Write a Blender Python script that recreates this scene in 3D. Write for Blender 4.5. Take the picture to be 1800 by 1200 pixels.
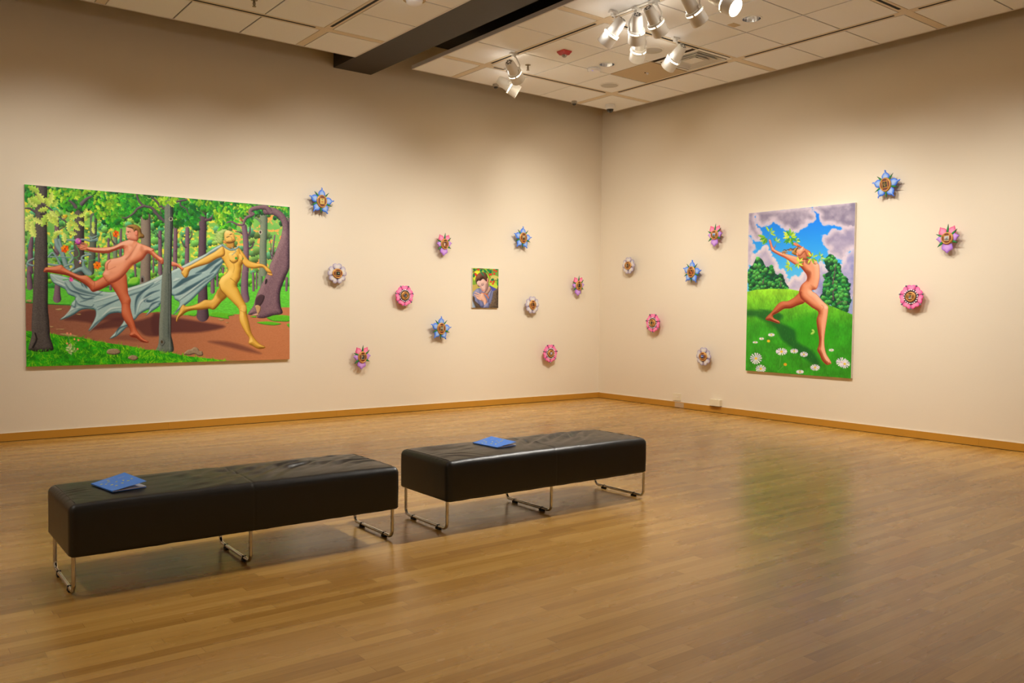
import bpy, bmesh, math, random
import numpy as np
from mathutils import Vector, Matrix

for _o in list(bpy.data.objects): bpy.data.objects.remove(_o)
SC = bpy.context.scene
COL = SC.collection

# ------------------------------------------------------------------ camera (metres; floor z=0, room corner at the origin)
cam = bpy.data.objects.new('camera', bpy.data.cameras.new('camera')); COL.objects.link(cam)
cam.data.sensor_width = 36.0; cam.data.lens = 1494.824/1800*36
cam.data.clip_start = .05; cam.data.clip_end = 100
_r = Vector((0.79385398, -0.60801935, 0.01040792)); _u = Vector((0.01452611, 0.03607066, 0.99924366)); _f = Vector((0.6079349, 0.79310237, -0.03746699))
cam.matrix_world = Matrix(((_r.x, _u.x, -_f.x, -9.4157), (_r.y, _u.y, -_f.y, -9.9824), (_r.z, _u.z, -_f.z, 1.4), (0, 0, 0, 1)))
SC.camera = cam

# ------------------------------------------------------------------ world, exposure
W = bpy.data.worlds.new('world'); SC.world = W; W.use_nodes = True
W.node_tree.nodes['Background'].inputs[0].default_value = (.9, .8, .7, 1); W.node_tree.nodes['Background'].inputs[1].default_value = .05
SC.view_settings.view_transform = 'Standard'; SC.view_settings.look = 'None'
SC.view_settings.exposure = 0.53; SC.view_settings.gamma = 1.0; SC.view_settings.use_curve_mapping = False
SC.cycles.max_bounces = 8; SC.cycles.diffuse_bounces = 5; SC.cycles.glossy_bounces = 4; SC.cycles.use_denoising = True
SC.cycles.sample_clamp_indirect = 6.0; SC.cycles.caustics_reflective = False; SC.cycles.caustics_refractive = False

H = 4.411          # suspended ceiling
DECK = 4.97        # dark deck above it
WARM = (1.0, .95, .865)
COOL = (1.0, .965, .91)

def lamp(name, loc, target, watt, size=70, blend=1.0, rad=.028, col=WARM):
    l = bpy.data.lights.new(name, 'SPOT'); l.energy = watt; l.spot_size = math.radians(size); l.spot_blend = blend
    l.shadow_soft_size = rad; l.color = col
    o = bpy.data.objects.new(name, l); COL.objects.link(o); o.location = loc
    o.rotation_euler = (Vector(target)-Vector(loc)).to_track_quat('-Z', 'Y').to_euler(); return o

def leak(loc, watt):
    # light escaping through the slots round a lamp head
    l = bpy.data.lights.new('slot_light', 'POINT'); l.energy = watt; l.shadow_soft_size = .03; l.color = (1.0, .93, .82)
    o = bpy.data.objects.new('slot_light', l); COL.objects.link(o); o.location = loc

# gallery spots: the ones in view sit in their fixtures (see FIX), the rest hang on tracks behind the camera
#      centre of the head          direction of the beam      watt  angle
FIX = [((-3.276, -1.951, 4.20), (.82, .42, -.50), 80, 76),
       ((-2.927, -1.381, 4.20), (.74, -.42, -.50), 70, 76),
       ((-3.370, -3.715, 4.20), (-.15, .68, -.66), 200, 78),
       ((-3.257, -3.928, 4.20), (.50, .52, -.66), 100, 74),
       ((-3.290, -4.200, 4.20), (.80, .14, -.64), 155, 72),
       ((-2.803, -3.519, 4.20), (.42, .60, -.62), 115, 76),
       ((-2.244, -3.530, 4.20), (.06, .80, -.60), 160, 74),
       ((-3.250, -4.640, 4.20), (.78, .02, -.66), 140, 72),
       ((-3.170, -4.930, 4.20), (.10, -.80, -.52), 110, 74)]
for i, (c, d, w, a) in enumerate(FIX):
    d = Vector(d).normalized(); p = Vector(c)+d*.158
    lamp('spot_light', p, p+d, w, a); sd = d.cross(Vector((0, 0, 1))).normalized(); leak(Vector(c)+d*.03-sd*.112, .5)
OFF = [((-7.9, -2.7, 4.15), (-7.7, 0, 1.42), 145, 80), ((-6.5, -2.7, 4.15), (-6.2, 0, 1.42), 125, 80), ((-5.4, -3.0, 4.15), (-4.5, 0, 1.5), 160, 82),
       ((-3.3, -5.9, 4.15), (0, -5.6, 1.4), 150, 72), ((-3.3, -7.2, 4.15), (0, -7.0, 1.4), 165, 72), ((-9.6, -2.9, 4.15), (-9.3, 0, 1.5), 40, 80),
       ((-3.2, -5.35, 4.15), (-6.9, -5.45, 0), 420, 60), ((-10.4, -5.0, 4.15), (-8.0, -5.4, 0), 60, 60), ((-5.4, -7.2, 4.15), (-3.6, -4.6, 0), 40, 80)]
for p, t, w, a in OFF:
    lamp('spot_light', p, t, w, a); leak((p[0], p[1], p[2]+.05), 1.1)
# spots added behind the camera, washing the unseen walls to raise ambient light
for p, t in [((-10.8, -3.0, 4.15), (-13.5, -3.2, 1.8)), ((-10.8, -6.4, 4.15), (-13.5, -6.4, 1.8)), ((-10.8, -10.0, 4.15), (-13.5, -10.0, 1.8)), ((-10.6, -11.2, 4.15), (-10.6, -14, 1.8)), ((-6.8, -11.2, 4.15), (-6.8, -14, 1.8)), ((-3.0, -11.2, 4.15), (-3.0, -14, 1.8))]:
    lamp('spot_light', p, t, 85, 92, col=COOL)
# recessed downlights (the two in view and their rows)
for x, y in [(-2.115, -2.311), (-2.10, -4.427), (-2.1, -6.6), (-5.9, -4.9), (-7.6, -4.9), (-4.6, -7.4), (-9.5, -4.9)]:
    lamp('downlight', (x, y, H-.012), (x, y, 0), 14, 130, .6, .07, COOL)
# ------------------------------------------------------------------ painted pictures
# Each picture is painted by numpy strokes on a fine grid of canvas points and kept as the colour
# attribute of its canvas mesh.
def homog(src, dst):
    A = []; b = []
    for (x, y), (X, Y) in zip(src, dst):
        A.append([x, y, 1, 0, 0, 0, -X*x, -X*y]); b.append(X)
        A.append([0, 0, 0, x, y, 1, -Y*x, -Y*y]); b.append(Y)
    return np.append(np.linalg.solve(np.array(A, float), np.array(b, float)), 1).reshape(3, 3)

def spl(P, closed=True, n=5):
    P = np.array(P, float); m = len(P); out = []
    for i in range(m if closed else m-1):
        g = (lambda k: P[k % m]) if closed else (lambda k: P[min(max(k, 0), m-1)])
        p0, p1, p2, p3 = g(i-1), g(i), g(i+1), g(i+2)
        for k in range(n):
            t = k/n
            out.append(.5*((2*p1)+(-p0+p2)*t+(2*p0-5*p1+4*p2-p3)*t*t+(-p0+3*p1-3*p2+p3)*t**3))
    if not closed: out.append(P[-1])
    return np.array(out)

def hsh(ix, iy, s):
    v = np.sin(ix*127.1+iy*311.7+s*74.7)*43758.5453
    return v-np.floor(v)

def vnoise(x, y, s=0):
    ix = np.floor(x); iy = np.floor(y); fx = x-ix; fy = y-iy
    fx = fx*fx*(3-2*fx); fy = fy*fy*(3-2*fy)
    return (hsh(ix, iy, s)*(1-fx)+hsh(ix+1, iy, s)*fx)*(1-fy)+(hsh(ix, iy+1, s)*(1-fx)+hsh(ix+1, iy+1, s)*fx)*fy

def fbm(x, y, s=0, o=4):
    a = .5; r = 0; t = 0
    for k in range(o):
        r = r+a*vnoise(x, y, s+k*3); t += a; a *= .5; x = x*2.03+5.1; y = y*2.03+1.7
    return r/t

def C3(c): return np.array(c, float)/255.

class Canvas:
    """corners: the four corners (tl, tr, br, bl) in drawing units"""
    def __init__(s, nx, ny, corners):
        s.nx, s.ny = nx, ny
        s.Hm = homog([(0, 0), (nx-1, 0), (nx-1, ny-1), (0, ny-1)], corners); s.Hi = np.linalg.inv(s.Hm)
        j, i = np.meshgrid(np.arange(nx), np.arange(ny))
        w = s.Hm[2, 0]*j+s.Hm[2, 1]*i+s.Hm[2, 2]
        s.X = (s.Hm[0, 0]*j+s.Hm[0, 1]*i+s.Hm[0, 2])/w; s.Y = (s.Hm[1, 0]*j+s.Hm[1, 1]*i+s.Hm[1, 2])/w
        s.img = np.zeros((ny, nx, 3))
    def win(s, x0, y0, x1, y1):
        q = []
        for x, y in ((x0, y0), (x1, y0), (x1, y1), (x0, y1)):
            v = s.Hi@np.array([x, y, 1.]); q.append(v[:2]/v[2])
        q = np.array(q); a = np.floor(q.min(0)).astype(int)-1; b = np.ceil(q.max(0)).astype(int)+2
        return (slice(max(a[1], 0), max(min(b[1], s.ny), 0)), slice(max(a[0], 0), max(min(b[0], s.nx), 0)))
    def sd(s, P, w):
        X = s.X[w]; Y = s.Y[w]; d = np.full(X.shape, 1e18); ins = np.zeros(X.shape, bool)
        n = len(P)
        for i in range(n):
            ax, ay = P[i]; bx, by = P[(i+1) % n]; ex, ey = bx-ax, by-ay
            L = ex*ex+ey*ey
            if L < 1e-12: continue
            px = X-ax; py = Y-ay; t = np.clip((px*ex+py*ey)/L, 0, 1)
            d = np.minimum(d, (px-t*ex)**2+(py-t*ey)**2)
            if ay != by:
                ins ^= ((ay > Y) != (by > Y)) & (X < ex*(Y-ay)/(ey)+ax)
        d = np.sqrt(d); return np.where(ins, -d, d)
    def put(s, w, col, a):
        a = np.clip(a, 0, 1)[..., None]; s.img[w] = s.img[w]*(1-a)+col*a
    def fill(s, P, col, aa=.7, smooth=True, op=1., soft=0., n=4):
        P = spl(P, True, n) if smooth else np.array(P, float)
        m = aa+soft; w = s.win(P[:, 0].min()-m, P[:, 1].min()-m, P[:, 0].max()+m, P[:, 1].max()+m)
        if s.X[w].size == 0: return
        d = s.sd(P, w); c = col(s.X[w], s.Y[w], d) if callable(col) else C3(col)
        s.put(w, c, op*np.clip(.5-d/max(aa, soft), 0, 1))
    def body(s, P, dark, mid, light, wd=4., L=(-.5, -.6), rim=None, smooth=True, tex=0., op=1., n=4, ymin=None):
        """a rounded form: light falls from direction L (drawing axes, y down)"""
        P = spl(P, True, n) if smooth else np.array(P, float)
        w = s.win(P[:, 0].min()-1, P[:, 1].min()-1, P[:, 0].max()+1, P[:, 1].max()+1)
        if s.X[w].size < 9 or min(s.X[w].shape) < 3: return
        d = s.sd(P, w); gy, gx = np.gradient(d); q = np.hypot(gx, gy)+1e-9
        k = 1-np.clip(-d/wd, 0, 1); nz = np.sqrt(1-np.clip(k*k, 0, .98))
        if ymin is not None: d = np.where(s.Y[w] < ymin, 9, d)
        s.tone(w, d, gx/q*k, gy/q*k, nz, dark, mid, light, L, rim, tex, op)
    def tone(s, w, d, nx, ny, nz, dark, mid, light, L, rim, tex, op):
        m = math.sqrt(L[0]**2+L[1]**2+.5); lum = (nx*L[0]+ny*L[1]+.7*nz)/m
        if tex: lum = lum+tex*(fbm(s.X[w]*.9, s.Y[w]*.9, 3, 3)-.5)
        t = np.clip(lum*.78+.14, 0, 1)[..., None]
        c = np.where(t < .5, C3(dark)+(C3(mid)-C3(dark))*t*2, C3(mid)+(C3(light)-C3(mid))*(t*2-1))
        if rim is not None:
            e = np.clip(1+d/1.1, 0, 1)[..., None]*.75; c = c*(1-e)+C3(rim)*e
        s.put(w, c, op*np.clip(.5-d/.7, 0, 1))
    def stroke(s, P, w0, w1, col, smooth=True, aa=.6, op=1., n=5, mid=None):
        P = spl(P, False, n) if smooth and len(P) > 2 else np.array(P, float)
        m = max(w0, w1, mid or 0)/2+1; w = s.win(P[:, 0].min()-m, P[:, 1].min()-m, P[:, 0].max()+m, P[:, 1].max()+m)
        X = s.X[w]; Y = s.Y[w]
        if X.size == 0: return
        best = np.full(X.shape, 1e9); N = len(P)-1
        for i in range(N):
            ax, ay = P[i]; ex, ey = P[i+1]-P[i]; Ln = ex*ex+ey*ey+1e-12
            t = np.clip(((X-ax)*ex+(Y-ay)*ey)/Ln, 0, 1); u = (i+t)/N
            wd = w0+(w1-w0)*u if mid is None else np.where(u < .5, w0+(mid-w0)*u*2, mid+(w1-mid)*(u*2-1))
            best = np.minimum(best, np.hypot(X-ax-t*ex, Y-ay-t*ey)-wd/2)
        s.put(w, C3(col), op*np.clip(.5-best/aa, 0, 1))
    def limb(s, P, w0, w1, dark, mid, light, mid_w=None, L=(-.5, -.6), tex=.25, n=5):
        """a tapering trunk, branch or ribbon with a rounded section"""
        P = spl(P, False, n) if len(P) > 2 else np.array(P, float)
        m = max(w0, w1, mid_w or 0)/2+1; w = s.win(P[:, 0].min()-m, P[:, 1].min()-m, P[:, 0].max()+m, P[:, 1].max()+m)
        X = s.X[w]; Y = s.Y[w]
        if X.size == 0: return
        best = np.full(X.shape, 1e9); vx = np.zeros(X.shape); vy = np.zeros(X.shape); N = len(P)-1
        for i in range(N):
            ax, ay = P[i]; ex, ey = P[i+1]-P[i]; Ln = ex*ex+ey*ey+1e-12
            t = np.clip(((X-ax)*ex+(Y-ay)*ey)/Ln, 0, 1); u = (i+t)/N
            wd = (w0+(w1-w0)*u if mid_w is None else np.where(u < .5, w0+(mid_w-w0)*u*2, mid_w+(w1-mid_w)*(u*2-1)))/2
            d = np.hypot(X-ax-t*ex, Y-ay-t*ey)-wd; c = ((X-ax)*ey-(Y-ay)*ex)/math.sqrt(Ln)/np.maximum(wd, .3)
            b = d < best; best = np.where(b, d, best); c = np.clip(c, -1, 1); vx = np.where(b, c*ey/math.sqrt(Ln), vx); vy = np.where(b, -c*ex/math.sqrt(Ln), vy)
        s.tone(w, best, vx, vy, np.sqrt(np.clip(1-vx**2-vy**2, .02, 1)), dark, mid, light, L, None, tex, 1.)
    def disc(s, x, y, r, col, ry=None, op=1., soft=0):
        ry = ry or r; m = 1+soft; w = s.win(x-r-m, y-ry-m, x+r+m, y+ry+m)
        d = (np.hypot((s.X[w]-x)/r, (s.Y[w]-y)/ry)-1)*min(r, ry)
        s.put(w, C3(col), op*np.clip(.5-d/max(.7, soft), 0, 1))
    def leaf(s, x, y, ang, ln, wd, col, lob=4, vein=None):
        """an oak-like lobed leaf growing from (x, y)"""
        ca, sa = math.cos(ang), math.sin(ang); r = ln+1
        cx, cy = x+ca*ln/2, y+sa*ln/2; w = s.win(cx-r*.62, cy-r*.62, cx+r*.62, cy+r*.62)
        X = s.X[w]-x; Y = s.Y[w]-y
        if X.size == 0: return
        u = (X*ca+Y*sa)/ln; v = (-X*sa+Y*ca)
        uu = np.clip(u, 0, 1); prof = wd*.5*np.sin(np.pi*uu**.85)**.5*(.76+.24*np.cos((uu*lob+.1)*2*np.pi)) if lob > 1 else wd*.5*np.sin(np.pi*uu**1.3)**.8
        d = np.maximum(np.abs(v)-prof, np.maximum(-u, u-1)*ln)
        c = C3(col)*(1+.12*np.sign(v)[..., None]*np.clip(np.abs(v)/wd*3, 0, 1)[..., None])
        s.put(w, np.clip(c, 0, 1), np.clip(.5-d/.7, 0, 1))
        if vein: s.stroke([(x, y), (x+ca*ln*.8, y+sa*ln*.8)], .35, .2, vein, op=.6)
    def clumps(s, poly, cols, size, count, rng, dark=None, smooth=True):
        """rounded leaf clumps scattered inside a region, darker ones first"""
        P = spl(poly) if smooth else np.array(poly, float)
        lo = P.min(0); hi = P.max(0)
        if dark is not None: s.fill(poly, dark, smooth=smooth)
        k = 0
        def ins(x, y):
            c = False; n = len(P)
            for i in range(n):
                a = P[i]; b = P[(i+1) % n]
                if (a[1] > y) != (b[1] > y) and x < (b[0]-a[0])*(y-a[1])/(b[1]-a[1])+a[0]: c = not c
            return c
        tries = 0
        while k < count and tries < count*8:
            tries += 1; x = rng.uniform(lo[0], hi[0]); y = rng.uniform(lo[1], hi[1])
            if not ins(x, y): continue
            f = k/count; c = cols[min(int(f*len(cols)), len(cols)-1)]
            r = size*rng.uniform(.6, 1.2)
            s.lump(x, y, r, c, rng); k += 1
    def lump(s, x, y, r, c, rng):
        ph = rng.uniform(0, 6.28); nl = rng.randint(5, 8)
        w = s.win(x-r*1.4, y-r*1.4, x+r*1.4, y+r*1.4); X = s.X[w]-x; Y = s.Y[w]-y
        if X.size == 0: return
        th = np.arctan2(Y, X); rr = np.hypot(X, Y); R = r*(.8+.26*np.abs(np.sin(th*nl/2+ph))+.1*np.sin(th*2+ph*3))
        sh = np.clip(.88-.42*(Y+X*.35)/r, .45, 1.35)[..., None]
        s.put(w, np.clip(C3(c)*sh, 0, 1), np.clip(.5-(rr-R)/.9, 0, 1))

def T(o, k): return lambda *p: [(o[0]+x/k, o[1]+y/k) for x, y in p]

SK = dict(dark=(125, 50, 28), mid=(205, 120, 80), light=(240, 180, 145))
GD = dict(dark=(95, 60, 15), mid=(200, 155, 60), light=(242, 210, 120))

def paint_forest():
    c = Canvas(620, 407, [(42, 324.2), (508.7, 363.4), (509.2, 631), (47.2, 644.5)]); rng = random.Random(4)
    A = T((30, 310), 7.06); B = T((30, 480), 6.668); D = T((270, 310), 7.06); E = T((270, 480), 6.668)
    X, Y = c.X, c.Y
    n1 = fbm(X*.07, Y*.09, 1)[..., None]; n2 = fbm(X*.16, Y*.2, 9)[..., None]
    rt = np.clip((X-380)/50, 0, 1)[..., None]
    glow = C3((225, 215, 75))*(1-rt)+C3((240, 165, 85))*rt
    c.img = C3((105, 175, 85))*(1-n1)+C3((150, 200, 90))*n1
    m = np.clip((n2-.52)*9, 0, 1); c.img = c.img*(1-m)+glow*m
    # distant crowns
    for k in range(420):
        x = rng.uniform(40, 512); y = rng.uniform(365, 500)
        if x > 395 and rng.random() < .35: continue
        col = rng.choice([(95, 175, 95), (120, 190, 90), (80, 165, 110), (140, 195, 80), (100, 180, 120)]) if x < 380 else rng.choice([(110, 150, 75), (125, 160, 80), (95, 160, 110), (100, 150, 85)])
        c.lump(x, y, rng.uniform(4, 8), col, rng)
    for x, y, r in [(338, 460, 11), (345, 475, 9), (160, 400, 10), (425, 420, 12), (455, 405, 9), (470, 430, 9), (412, 440, 8), (330, 415, 9)]:
        for k in range(5): c.disc(x+rng.uniform(-r, r), y+rng.uniform(-r, r), rng.uniform(1.5, 3), (232, 222, 80) if x < 380 else (242, 165, 85), ry=1.4)
    # bushes and lawn
    c.fill([(36, 500), (515, 478), (515, 560), (36, 560)], lambda x, y, d: C3((95, 180, 70))+.12*(fbm(x*.2, y*.3, 5)-.5)[..., None], smooth=False, soft=4)
    for k in range(120):
        x = rng.uniform(40, 512); y = rng.uniform(484, 506)
        c.lump(x, y, rng.uniform(4, 8), rng.choice([(110, 195, 50), (80, 175, 60), (60, 150, 60), (135, 205, 55)]), rng)
    c.fill([(36, 507), (515, 503), (515, 560), (36, 560)], lambda x, y, d: C3((100, 195, 62))*(1+.25*(fbm(x*.35, y*.8, 6)-.5))[..., None], smooth=False, soft=2)
    # earth path
    path = B((90, 345), (360, 365), (620, 380), (900, 430), (1200, 440), (1500, 465), (1667, 455))+E((250, 490), (500, 495), (700, 505), (950, 480), (1100, 480), (1300, 520), (1450, 470), (1500, 400), (1620, 400), (1620, 1040), (860, 1025), (560, 990), (330, 965), (200, 925))+B((1500, 895), (1300, 850), (1100, 825), (900, 790), (750, 755), (560, 740), (380, 705), (90, 675))
    def pc(x, y, d):
        t = np.clip((x-60)/400, 0, 1)[..., None]; q = np.clip((y-560)/70, 0, 1)[..., None]
        return (C3((140, 92, 72))*(1-t)+C3((186, 122, 82))*t)*(1-.1*q)+C3((200, 130, 75))*.1*q+.05*(fbm(x*.5, y*.9, 7)-.5)[..., None]
    c.fill(path, pc, smooth=False, aa=1.2)
    for P, o in [(B((560, 545), (760, 450), (960, 430), (1230, 470), (1230, 560), (1000, 560), (860, 690), (900, 600), (700, 560)), .75),
                 (B((880, 660), (1050, 560), (1240, 520), (1400, 560), (1667, 500), (1667, 720), (1500, 730), (1380, 640), (1150, 640)), .8),
                 (E((0, 470), (250, 520), (560, 570), (840, 625), (560, 690), (240, 700), (0, 720)), .85),
                 (E((640, 800), (850, 800), (1060, 850), (1265, 940), (1100, 920), (860, 860)), .55),
                 (B((1090, 770), (1300, 720), (1450, 800), (1300, 790)), .35)]:
        c.fill(P, (84, 48, 46), soft=5, op=o)
    for P in [B((450, 425), (520, 415), (530, 430), (490, 440)), B((690, 480), (750, 478), (740, 492)), B((390, 620), (440, 630), (400, 640)), B((450, 655), (560, 655), (540, 668)), B((500, 715), (600, 710), (720, 740), (640, 748)), B((120, 315), (170, 315), (165, 345), (115, 335)), E((755, 535), (830, 545), (790, 560)), E((845, 572), (885, 578), (860, 586))]:
        c.body(P, (90, 70, 40), (165, 135, 90), (200, 175, 125), 1.5)
    # turf edges beyond the path
    for P in [E((400, 490), (440, 470), (500, 480), (480, 505)), E((660, 500), (700, 455), (850, 470), (950, 490), (880, 505), (880, 535), (760, 520)), E((1325, 520), (1400, 490), (1595, 500), (1600, 560), (1480, 565), (1400, 560)), E((1210, 575), (1350, 565), (1495, 590), (1420, 610), (1290, 600)), E((1130, 510), (1190, 500), (1200, 520)), E((1560, 600), (1600, 590), (1600, 640))]:
        c.body(P, (30, 100, 30), (85, 170, 40), (120, 200, 50), 2, tex=.5)
    c.stroke(B((105, 345), (360, 363), (620, 374)), 1.6, 1.6, (40, 120, 45))
    # far trunks
    PU = dict(dark=(62, 45, 60), mid=(112, 88, 100), light=(150, 125, 130)); GR = dict(dark=(55, 70, 60), mid=(105, 120, 98), light=(150, 160, 130)); DK = dict(dark=(32, 30, 30), mid=(76, 70, 66), light=(115, 108, 98))
    for P, a, b, k in [(A((490, 540), (490, 960)), 8, 9, PU), (A((180, 770), (165, 900), (160, 1190)), 6, 11, PU), (A((1010, 870), (1015, 1100)), 3, 4, PU), (A((1130, 780), (1135, 1040)), 4, 5, PU), (A((1215, 740), (1215, 1000)), 7, 8, GR), (A((1285, 660), (1280, 980)), 4, 5, PU), (A((1460, 1100), (1465, 1190)), 4, 4, PU), (A((1690, 1000), (1690, 1190)), 3, 3, PU),
                       (D((75, 690), (80, 1200)), 6, 8, PU), (D((268, 640), (262, 1200)), 7, 8, PU), (D((415, 650), (410, 1130)), 7, 8, PU), (D((1000, 1100), (1000, 1190)), 3, 3, PU), (D((1500, 730), (1465, 1010)), 2.5, 3, PU), (D((860, 1140), (858, 1190)), 4, 4, PU), (E((690, 60), (690, 215)), 6, 8, PU), (E((745, 0), (745, 150)), 3, 3.5, PU), (E((1165, 0), (1170, 200)), 4, 4.5, PU), (E((1205, 0), (1205, 180)), 3, 3, PU), (E((1250, 0), (1250, 130)), 8, 8, GR), (E((1560, 60), (1555, 200)), 5, 4, PU),
                       (B((140, 0), (150, 165)), 8, 11, PU), (B((475, 120), (470, 250), (470, 300)), 9, 15, PU), (B((1095, 140), (1095, 190)), 4, 5, PU), (B((1385, 0), (1385, 40)), 3, 3, PU)]:
        c.limb(P, a, b, **k)
    for P, a, b in [(A((400, 830), (460, 930), (490, 960)), 1, 3), (A((1150, 690), (1180, 800), (1210, 840)), 1, 3), (A((590, 630), (540, 650), (500, 700)), 1, 3), (D((340, 780), (370, 860), (400, 880)), 1.5, 3), (D((470, 670), (470, 740), (430, 800)), 1, 3), (D((310, 680), (285, 720)), 1, 2), (D((30, 690), (55, 750), (75, 770)), 1, 2.5), (D((300, 870), (270, 930)), 1, 2), (D((1010, 680), (1060, 690), (1110, 720)), 1, 3), (D((1195, 620), (1190, 700), (1150, 760)), 2, 4), (D((1240, 810), (1220, 870), (1170, 900)), 2, 4), (D((1430, 770), (1455, 860), (1450, 960), (1480, 990)), 1, 2)]:
        c.stroke(P, a, b, (88, 66, 78))
    c.limb(A((775, 250), (765, 700), (770, 1200)), 17, 19, **DK)
    c.limb(A((945, 500), (940, 800), (915, 1190)), 13, 11, dark=(45, 55, 50), mid=(85, 95, 82), light=(120, 130, 108))
    c.fill(A((930, 500), (955, 500), (945, 620), (925, 600)), (110, 190, 90))
    c.limb(A((1590, 440), (1595, 900), (1590, 1200))+B((1500, 100), (1500, 250)), 17, 19, dark=(70, 60, 55), mid=(125, 112, 98), light=(165, 152, 132))
    c.fill(B((1445, 110), (1450, 50), (1470, 30), (1490, 50), (1492, 105)), (120, 118, 112)); c.fill(B((1455, 100), (1460, 55), (1475, 60), (1478, 100)), (60, 35, 25))
    c.body(B((1300, 130), (1320, 70), (1380, 45), (1430, 60), (1430, 110), (1380, 140)), (60, 140, 40), (120, 195, 60), (160, 215, 80), 5)
    c.limb(D((605, 430), (605, 700), (600, 1000))+E((575, 170), (575, 400), (575, 495)), 13, 22, mid_w=14, dark=(38, 28, 34), mid=(84, 66, 74), light=(120, 98, 104))
    c.limb(D((650, 540), (710, 520), (740, 460)), 6, 2.5, dark=(38, 28, 34), mid=(90, 62, 72), light=(120, 98, 104))
    c.limb(D((1120, 620), (1145, 850), (1140, 1150))+E((1070, 0), (1065, 200), (1078, 300)), 9, 14, **PU)
    c.limb(D((1360, 420), (1365, 650), (1355, 900), (1360, 1190)), 14, 14, **GR, mid_w=12)
    c.disc(*D((1323, 690))[0], 3, (190, 180, 160), ry=4); c.disc(*D((1323, 690))[0], 1.6, (60, 50, 45), ry=2.4)
    # swirling ribbons behind the runner
    RB = dict(dark=(52, 85, 85), mid=(115, 145, 140), light=(170, 195, 185))
    for P, a, b in [(A((480, 760), (500, 860), (560, 960), (600, 1090), (650, 1200)), 8, 9), (A((520, 790), (560, 920), (580, 1000)), 5, 5), (A((125, 1110), (140, 1060), (210, 1020), (240, 1015)), 5, 2), (A((130, 1090), (200, 1110), (230, 1100)), 4, 2), (A((380, 1000), (520, 1000), (700, 1012)), 3, 1.5), (A((600, 785), (700, 795), (830, 785), (900, 800), (990, 790)), 3, 4), (A((885, 740), (930, 760), (990, 735)), 3, 1.5), (A((890, 745), (940, 790), (990, 770)), 2, 3), (A((700, 920), (650, 945), (690, 1010), (650, 1070)), 3, 5), (A((840, 950), (910, 970), (820, 990), (800, 1030), (850, 1050)), 3, 4), (A((385, 1000), (440, 950), (490, 1010), (530, 1080)), 3, 4), (A((380, 1090), (450, 1100), (540, 1110)), 4, 4), (A((590, 1120), (680, 1090), (700, 1130), (650, 1170)), 3, 5), (A((820, 1060), (830, 1130), (890, 1200)), 4, 10), (A((700, 1190), (800, 1150), (860, 1190)), 6, 10)]:
        c.limb(P, a, b, tex=0, **RB)
    c.stroke(A((725, 860), (765, 940), (760, 990), (700, 1015)), 1, 1, (70, 170, 80)); c.stroke(A((725, 1010), (760, 1050)), 1, .8, (70, 170, 80)); c.stroke(A((1000, 1030), (900, 1045), (830, 1060), (810, 1110)), .8, .8, (90, 180, 90))
    # the great leaning tree on the right
    PT = dict(dark=(48, 34, 44), mid=(108, 82, 90), light=(150, 122, 122))
    c.body(D((1700, 370), (1660, 380), (1650, 520), (1600, 640), (1575, 760), (1530, 880), (1480, 1010), (1440, 1100), (1420, 1200))+E((1330, 0), (1260, 140), (1200, 270), (1170, 380), (1105, 480), (1200, 490), (1215, 520), (1300, 525), (1400, 495), (1510, 470), (1490, 380), (1485, 220), (1540, 60), (1590, -60), (1600, -200)), wd=9, tex=.6, L=(-.6, -.3), **PT)
    c.limb(D((1220, 500), (1280, 520), (1330, 570)), 2, 4, **GR)
    c.body(E((1300, 265), (1250, 250), (1200, 290), (1190, 370), (1215, 420), (1260, 370), (1290, 320)), (40, 26, 30), (66, 48, 52), (95, 72, 76), 3)
    c.fill(E((1310, 75), (1330, 70), (1330, 110), (1305, 130)), (45, 30, 38))
    c.body(E((1190, 385), (1220, 372), (1255, 395), (1250, 440), (1230, 475), (1215, 470), (1200, 420)), (90, 60, 35), (170, 130, 85), (225, 200, 150), 2)
    c.body(E((1150, 490), (1215, 470), (1230, 490), (1190, 500)), (110, 70, 50), (190, 150, 120), (215, 180, 150), 2)
    # canopy
    cols = [(18, 95, 52), (24, 115, 48), (40, 135, 40), (62, 155, 40)]
    top = A((60, 60), (1765, 200))+D((1700, 340), (1640, 560), (1590, 620), (1540, 520), (1200, 480), (1190, 580), (1090, 500), (1000, 480), (980, 640), (900, 560), (840, 640), (760, 560), (730, 440), (560, 420), (530, 640), (440, 600), (380, 560), (300, 640), (240, 600), (235, 500), (120, 500), (120, 640), (60, 670), (0, 600))+A((1700, 560), (1700, 460), (1500, 560), (1440, 580), (1430, 480), (1300, 520), (1260, 600), (1180, 620), (1060, 580), (990, 500), (960, 400), (850, 420), (700, 400), (660, 430), (560, 400), (560, 330), (400, 300), (90, 300))
    bot = [(x, y) for x, y in top]
    c.clumps(bot, cols, 5.2, 520, rng, smooth=False)
    PB = [(A((20, 780), (20, 420)), 0, 0)]
    def leaves(poly, n, ln, cols, up=1.3, spread=1.2, lob=3):
        P = spl(poly); lo = P.min(0); hi = P.max(0); k = 0
        while k < n:
            x = rng.uniform(lo[0], hi[0]); y = rng.uniform(lo[1], hi[1]); k += 1
            ins = False
            for i in range(len(P)):
                a = P[i]; b = P[(i+1) % len(P)]
                if (a[1] > y) != (b[1] > y) and x < (b[0]-a[0])*(y-a[1])/(b[1]-a[1])+a[0]: ins = not ins
            if ins: sh = rng.uniform(.8, 1.12); c.leaf(x, y, up+rng.uniform(-spread, spread), ln*rng.uniform(.7, 1.2), ln*.62, tuple(v*sh for v in rng.choice(cols)), lob)
    MIDG = [(50, 155, 40), (75, 170, 35), (30, 125, 45), (95, 180, 40)]; BRI = [(150, 195, 45), (130, 190, 40), (110, 180, 40), (165, 205, 60)]
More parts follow.
